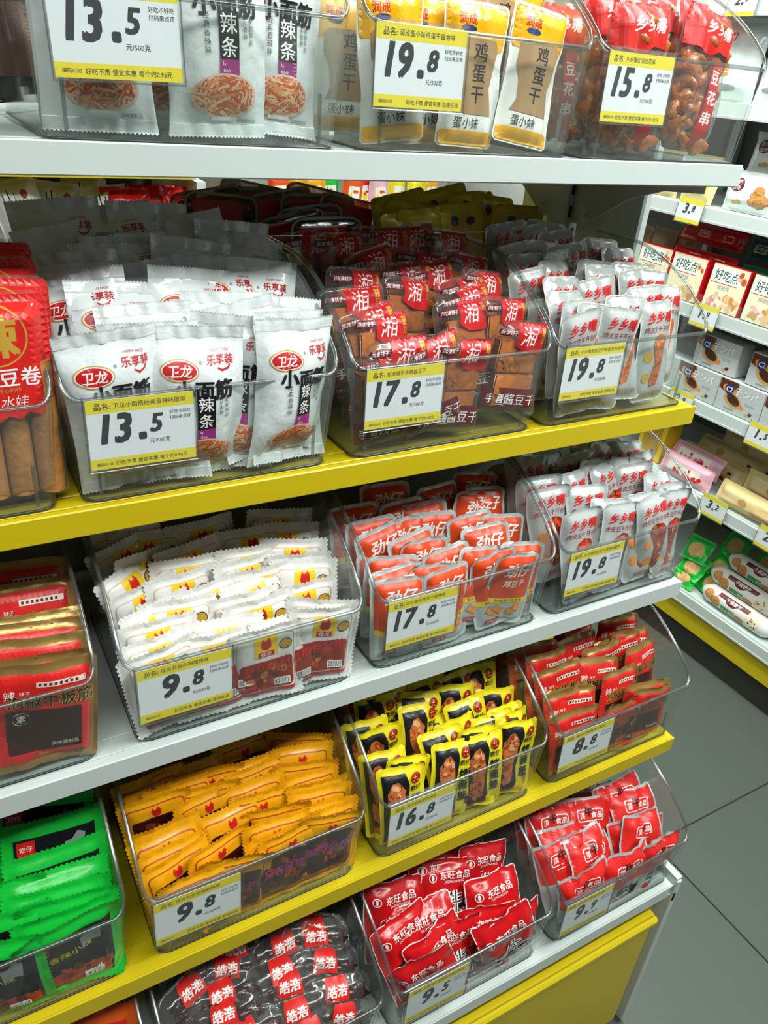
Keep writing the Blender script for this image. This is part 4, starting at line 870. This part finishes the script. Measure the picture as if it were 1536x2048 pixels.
def it_tart(W, H):
    o = [('p', rr(-W / 2 + 1, 1, W / 2 - 1, H - 1), 'silver'), ('p', [(-W / 2 + 2, H - 2), (-14, H - 2), (-8, H - 20), (-26, H - 36), (-44, H - 40), (-W / 2 + 2, H - 30)], 'brown'), ('p', el(-36, H - 30, 26, 13, 18, -20), 'pale_orange'),
         ('p', el(-20, 36, 31, 20, 20, -22), 'tan'), ('p', el(-18, 38, 24, 13, 20, -22), 'choco'), ('p', el(12, 26, 9, 7), 'pale_orange'), ('p', el(-38, H - 26, 15, 15), 'navy'), ('t', 'C2', -38, H - 26, 20, 'white', dict(b=.02, sx=.9)),
         ('t', 'テンパ', 18, H - 24, 25, 'grey', dict(b=.08)), ('t', 'テンパ', 18, H - 24, 25, 'white', dict(b=.04)), ('p', rr(20, 40, 52, 41.5), 'grey'), ('p', rr(24, 36, 50, 37), 'grey'), ('p', el(44, 17, 8, 6, 4, 20), 'choco'), ('p', el(34, 12, 8, 5, 4, 10), 'tan'), ('p', rr(-40, 8, -8, 13), 'grey')]
    return o
for yr, x, z, lab in ((1.185, 1.895, .786, 'chocolate tart carton, lower row, right of the small 9 tag'), (1.334, 1.895, .786, 'chocolate tart carton, lower row, behind the silver pouch bin'), (1.036, 1.895, .786, 'chocolate tart carton, lower row, cut by the right edge'),
                      (1.303, 1.905, .877, 'chocolate tart carton, upper row, behind the silver pouch bin'), (1.120, 1.905, .877, 'chocolate tart carton, upper row, cut by the right edge'), (1.483, 1.895, .786, 'chocolate tart carton, lower row, farthest from the aisle corner')):
    side_box('tart_carton', yr, z, .147, .089, .055, 'silver', it_tart(147, 89), lab, x=x, group='chocolate tart cartons')
def rpack(kn, x, y, z, label, lean=0, roll=0, v=0, yaw=0, group=None):
    M = Matrix.Translation((x, y, z)) @ RM @ Matrix.Rotation(math.radians(yaw), 4, 'Z') @ Matrix.Rotation(math.radians(-lean), 4, 'X') @ Matrix.Rotation(math.radians(roll), 4, 'Y')
    return make_pack(kn, v, M, label, group)
def it_cookie(W, H, r):
    o = [('p', rr(-W / 2 + 4, H - 14, W / 2 - 4, H - 8), 'white'), ('p', el(-42, H - 34, 21, 17), 'maroon'), ('t', '甄奶', -42, H - 28, 13, 'white'), ('t', '曲奇', -42, H - 42, 13, 'white'), ('p', el(-26, 22, 10, 6), 'tan'), ('p', el(-40, 20, 9, 5), 'tan')]
    for x, z in ((22, 44), (40, 40), (30, 56), (18, 28), (44, 26), (56, 34), (34, 24)): o += [('p', el(x, z, 15, 11), 'cookie_dark'), ('p', el(x, z + 1, 14, 9.5), 'cookie')]
    return o
kind('cookie_bag', shape=dict(W=166, H=98, T=36, st=8, sb=6, ss=4, soft=26, crump=3), body='foil_white', seal='foil_white', items=it_cookie)
rpack('cookie_bag', RX + .045, 1.427, RZ[4] + .002, 'white cookie bag with maroon oval on the 3.8 shelf', 6)
rpack('cookie_bag', RX + .045, 1.245, RZ[4] + .002, 'white cookie bag with maroon oval, cut by right frame edge', 6, v=1)
rpack('cookie_bag', RX + .11, 1.43, RZ[4] + .094, 'white cookie bag lying on top behind the front cookie bags', 10, v=2)
rpack('cookie_bag', RX + .11, 1.26, RZ[4] + .094, 'white cookie bag on top, at the right frame edge', 10, v=3)
kind('puff_snack_bag', shape=dict(W=110, H=120, T=34, st=8, sb=6, ss=3, soft=26, crump=3), body='cream_film', seal='cream_film', items=lambda W, H, r: [('p', el(0, 50, 40, 30), 'yellow')] + blobs(0, 46, 34, 26, 16, r, ('pale_orange', 'strip_c', 'bright_red', 'cookie'), (6, 12)))
for q, (y, lab) in enumerate(((1.60, 'cream puff snack bag just right of the gondola post, 3.8 shelf'), (1.73, 'cream puff snack bag behind the gondola post, 3.8 shelf'))): rpack('puff_snack_bag', RX + .045, y, RZ[4] + .002, lab, 6, v=q)
kind('script_snack_bag', shape=dict(W=170, H=190, T=40, st=9, sb=6, ss=3, soft=30, crump=3), body='foil_white', seal='foil_white', items=lambda W, H, r: [('t', 'Lan', -30, H - 40, 44, 'red', dict(sh=.3, b=0)), ('t', 've', -20, 70, 60, 'pale_orange', dict(b=.05)), ('p', el(-10, 30, 50, 9), 'grey')])
rpack('script_snack_bag', RX + .05, 1.42, RZ[5] + .002, 'white bag with red script beside the top right bin', 6)
rpack('script_snack_bag', RX + .05, 1.60, RZ[5] + .002, 'white bag with red script behind the 15.8 bin', 6, v=1)
kind('red_wafer_pack', shape=dict(W=230, H=52, T=30, st=4, sb=4, ss=6, soft=14, r=4, rb=4, crump=2), body='red_film', items=lambda W, H, r: [('r', rr(-40, 18, 0, 36), rr(-38, 20, -2, 34), 'ivory'), ('t', '好吃点', -20, 27, 11, 'ivory'), ('r', rr(50, 18, 84, 36), rr(52, 20, 82, 34), 'ivory')])
kind('green_wafer_pack', shape=dict(W=150, H=52, T=30, st=4, sb=4, ss=6, soft=14, r=4, rb=4, crump=2), body='dgreen', items=lambda W, H, r: [('r', rr(-50, 16, -10, 38), rr(-48, 18, -12, 36), 'ivory'), ('t', '好吃点', -30, 27, 12, 'ivory')])
for q, (x, y, z, lab) in enumerate(((2.03, 1.60, 1.170, 'glossy red wafer pack, topmost behind the walnut biscuit boxes'), (1.985, 1.58, 1.110, 'glossy red wafer pack, lower, behind the walnut biscuit boxes'), (2.08, 1.62, 1.205, 'glossy red wafer pack at the back of the biscuit shelf'))): rpack('red_wafer_pack', x, y, z, lab, 20, v=q)
for q, (x, y, z, lab) in enumerate(((2.03, 1.39, 1.165, 'dark green wafer pack, upper, right of the red ones'), (1.985, 1.37, 1.105, 'dark green wafer pack, lower, right of the red ones'))): rpack('green_wafer_pack', x, y, z, lab, 20, v=q)
kind('kraft_bag', shape=dict(W=90, H=150, T=30, st=8, sb=6, ss=3, soft=22, crump=4), body='kraft')
for q, (x, y, z, lab) in enumerate(((2.02, 1.90, 1.037, 'brown kraft bag nearest the gondola post'), (2.03, 1.80, 1.037, 'brown kraft bag between post and red wafer packs'), (2.06, 1.73, 1.037, 'brown kraft bag touching the red wafer packs'))): rpack('kraft_bag', x, y, z, lab, 14, 10 - 8 * q, q)
kind('cream_wafer_pack', shape=dict(W=250, H=70, T=40, st=4, sb=4, ss=12, soft=18, r=3, rb=3, crump=2), body='cream_film', items=lambda W, H, r: [('p', rr(0, 8, 90, 26, 3), 'tan'), ('p', rr(10, 14, 80, 20, 2), 'cookie'), ('p', el(-30, 34, 14, 12), 'tan'), ('p', el(60, 12, 8, 5), 'choco'), ('p', el(78, 34, 8, 5), 'ink'), ('t', 'COFFEE', -70, 40, 14, 'ivory')])
for q, (x, y, z, ln, lab) in enumerate(((RX + .03, 1.12, .524, 10, 'cream wafer pack lying at the front above the 3.2 tag'), (RX + .09, 1.09, .560, 20, 'cream wafer pack behind the frontmost one'), (RX + .15, 1.38, .520, 25, 'cream wafer pack above the pink ones, front'), (RX + .19, 1.35, .552, 25, 'cream wafer pack above the pink ones, middle'), (RX + .23, 1.30, .580, 25, 'cream wafer pack above the pink ones, rearmost'))): rpack('cream_wafer_pack', x, y, z, lab, ln, 0, q % 3, 0)
kind('pink_wafer_pack', shape=dict(W=190, H=70, T=34, st=4, sb=4, ss=10, soft=16, r=3, rb=3, crump=2), body='pink_film', items=lambda W, H, r: [('p', rr(-60, 20, 60, 50, 6), 'ivory')] + blobs(10, 30, 60, 14, 12, r, ('pink', 'bright_red', 'red'), (5, 9)))
for q, (x, y, z, ln, lab) in enumerate(((RX + .03, 1.37, .524, 12, 'pink wafer pack beside the cream one above the 3.2 tag'), (RX + .08, 1.39, .545, 30, 'pink wafer pack behind the front pink one'))): rpack('pink_wafer_pack', x, y, z, lab, ln, 0, q)
side_box('yellow_carton', 1.49, .524, .10, .16, .07, 'yellow', [('p', rr(-34, 20, 34, 120, 6), 'gold'), ('p', rr(-20, 130, 10, 134), 'ink')], 'yellow carton with amber panel behind the silver pouches', x=1.93, lean=4, cat='carton')
def it_cracker(W, H, r): return [('p', rr(-W / 2 + 4, H - 12, W / 2 - 4, H - 9), 'green'), ('p', el(2, 36, 25, 25), 'cracker')] + blobs(2, 36, 18, 18, 9, r, ('cookie_dark', 'cookie'), (.8, 1.6))
kind('cracker_pack', shape=dict(W=86, H=82, T=24, st=6, sb=6, ss=6, soft=16, crump=3.5), body='green_film', items=it_cracker, seal='green_film')
for q, (x, y, z, lab) in enumerate(((1.935, 1.275, .285, 'green cracker pack, topmost of the left column'), (1.915, 1.265, .238, 'green cracker pack, middle of the left column'), (1.90, 1.265, .208, 'green cracker pack at the shelf front, lowest of the left column'), (1.965, 1.215, .255, 'green cracker pack, upper of the right column'), (1.935, 1.20, .210, 'green cracker pack, lower right, touching the biscuit rolls'),
                                    (2.05, 1.23, .300, 'green cracker pack in shade behind, left'), (2.06, 1.12, .300, 'green cracker pack in shade behind, right'))): rpack('cracker_pack', x, y, z, lab, 42, (-6, 4, -4, 14, 10, 0, 5)[q], q % 4)
def roll(x, y0, z, label, v):
    o = link('biscuit_roll', None); o.matrix_world = Matrix.Translation((x, y0, z)) @ RM @ Matrix.Rotation(math.radians(-8), 4, 'X'); tag(o, label, 'biscuit roll', 'white biscuit rolls on the base deck')
    R = .029; L = .21; prof = [(-.02, .012), (0, .026), (.008, R), (L - .008, R), (L, .026), (L + .02, .012)]
    mb = MB(); mb.grid([[(a, r_ * math.cos(2 * math.pi * i / 18), r_ * math.sin(2 * math.pi * i / 18) + R) for i in range(18)] for a, r_ in prof], 'paper_white', True); mb.obj('wrapper', o, True)
    def P(x_, z_, off): a = (z_ / 1000) / R; rr_ = R + off / 1000 * .5; return (x_ / 1000, -rr_ * math.cos(a), R + rr_ * math.sin(a))
    mb = MB(); rd = random.Random(v)
    items_to(mb, [('p', el(16, 8, 14, 15), 'cookie_dark'), ('p', el(17, 9, 13, 14), 'cookie'), ('p', el(42, -6, 17, 18), 'cookie_dark'), ('p', el(43, -5, 16, 17), 'cookie'), ('p', [(36, -10), (38, -9), (50, 2), (48, 3)], 'cookie_dark'),
                  ('p', rr(44, 16, 150, 30), 'maroon'), ('p', el(92, 16, 20, 10), 'maroon'), ('t', '千层饼干', 98, 20, 13, 'white', dict(b=.03)), ('p', rr(64, -20, 112, -4, 2), 'green'), ('t', '原味', 102, -12, 10, 'white'), ('p', el(128, -16, 18, 9), 'cookie'), ('p', rr(148, -26, 190, 20, 4), 'cream')] + blobs(170, -4, 16, 18, 12, rd, ('pink', 'navy', 'red', 'green'), (2, 4)), P, 5)
    mb.obj('printed_wrapper', o); return o
for q, (x, y, z, lab) in enumerate(((1.925, 1.175, .206, 'biscuit roll at the very front of the base deck'), (1.955, 1.185, .256, 'second biscuit roll of the stack, above the front one'), (1.99, 1.165, .306, 'biscuit roll at the top of the stack'))): roll(x, y, z, lab, q)
for (y, z, pr, lab) in ((1.565, 1.300, '3.8', 'price tag reading 3.8 on the cookie shelf'), (1.425, 1.046, '1.9', 'price tag ending in 9 under the walnut biscuit boxes'), (1.425, .795, '2.9', 'price tag ending in 9 under the tart cartons'), (1.145, .798, '1.5', 'price tag under the tart cartons at the right frame edge'),
                        (1.215, .545, '3.2', 'price tag reading 3.2 under the cream wafer packs'), (1.02, .545, '2.5', 'price tag under the wafer packs at the right frame edge'), (1.565, 1.785, '2.9', 'price tag reading 2.9 at the top right corner')):
    M = Matrix.Translation((RX - .008, y, z + .004)) @ RM @ Matrix.Rotation(math.radians(-6), 4, 'X')
    price_tag(M, pr, '', '', lab, 86, 62, True)

# ---------------------------------------------------------------- far background seen over the bins
fg = empty('far_gondola', (0, 0, 0), 'dim far gondola with yellow shelf edge seen above the silver pouches', 'shelving unit')
for z, k in ((1.30, 'yellow_steel'), (1.0, 'white_steel'), (.7, 'yellow_steel')):
    mb = MB(); mb.box(-1.9, .62, 2.0, 2.42, z - .003, z, k); b = mb.obj('shelf_board', fg); mb = MB(); mb.box(-1.9, .62, 1.997, 2.0, z - .024, z + .003, k); mb.obj('front_lip', b)
mb = MB(); mb.box(-1.9, .62, 2.42, 2.44, 0, 1.5, 'dark_slot'); mb.obj('back_panel', fg)
mb = MB(); mb.box(.622, .645, 2.0, 2.44, 0, 1.27, 'white_steel'); mb.obj('end_panel', fg)
kind('plain_white_bag', shape=dict(W=110, H=150, T=40, st=8, sb=6, ss=3, soft=26, crump=6), body='paper_white', items=lambda W, H, r: [('t', '山', -14, H - 40, 34, 'black'), ('p', el(20, H - 40, 8, 10), 'rust')])
kind('plain_red_bag', shape=dict(W=120, H=150, T=40, st=8, sb=6, ss=3, soft=26, crump=6), body='red_film')
PW = ['leftmost', 'second', 'third', 'fourth', 'fifth', 'sixth', 'seventh', 'eighth']
for q in range(7): make_pack('plain_white_bag', q % 4, Matrix.Translation((.06 + q * .062, 2.06 + .05 * (q % 3), 1.105 + .012 * (q % 2))) @ Matrix.Rotation(math.radians((-8, 10, 0, -14, 6, 12, -5)[q]), 4, 'Y') @ Matrix.Rotation(-.35, 4, 'X'), PW[q] + ' crumpled white bag from left on the dim far gondola', 'white bags on the far gondola')
for q in range(3): make_pack('plain_red_bag', q, Matrix.Translation((.47 + q * .075, 2.05 + .04 * (q % 2), 1.10)) @ Matrix.Rotation(-.3, 4, 'X'), PW[q] + ' red bag from left on the dim far gondola', 'red bags on the far gondola')
fw = empty('far_wall_rack', (0, 0, 0), 'bright far rack of colourful bags below the top shelf', 'shelving unit')
for z in (1.0, .7, 1.35):
    mb = MB(); mb.box(1.25, 2.3, 3.0, 3.4, z - .02, z, 'white_steel'); mb.obj('shelf_board', fw)
mb = MB(); mb.box(1.25, 2.3, 3.4, 3.42, 0, 1.9, 'white_steel'); mb.obj('back_panel', fw)
area('far_rack_light', (1.7, 2.92, 1.9), (.1, 1.1), 9, (1.7, 3.2, 1.0))
for q, (c, x) in enumerate((('orange_film', 1.29), ('amber_film', 1.37), ('amber_film', 1.44), ('green_film', 1.52), ('orange_film', 1.60), ('red_film', 1.67), ('pink_film', 1.74), ('yellow_film', 1.83), ('yellow_film', 1.92), ('amber_film', 2.01))):
    kn = 'far_bag_' + c
    if kn not in KIND: kind(kn, shape=dict(W=92, H=170, T=40, st=8, sb=6, ss=3, soft=26, crump=6), body=c, items=lambda W, H, r: [('p', rr(-26, 60, 26, 120, 6), 'ivory')] + blobs(0, 80, 20, 26, 5, r, ('orange', 'red', 'lemon'), (6, 12)))
    M = Matrix.Translation((x, 3.06 + .03 * (q % 2), 1.002)) @ Matrix.Rotation(math.radians((-5, 4, -3)[q % 3]), 4, 'Y')
    o = make_pack(kn, q % 2, M, dict(orange_film='orange', amber_film='amber', green_film='green', red_film='red', pink_film='pink', yellow_film='yellow')[c] + ' bag, ' + ORD[q] + ' from left on the bright far rack', 'bags on the far rack'); o.name = 'snack_bag'
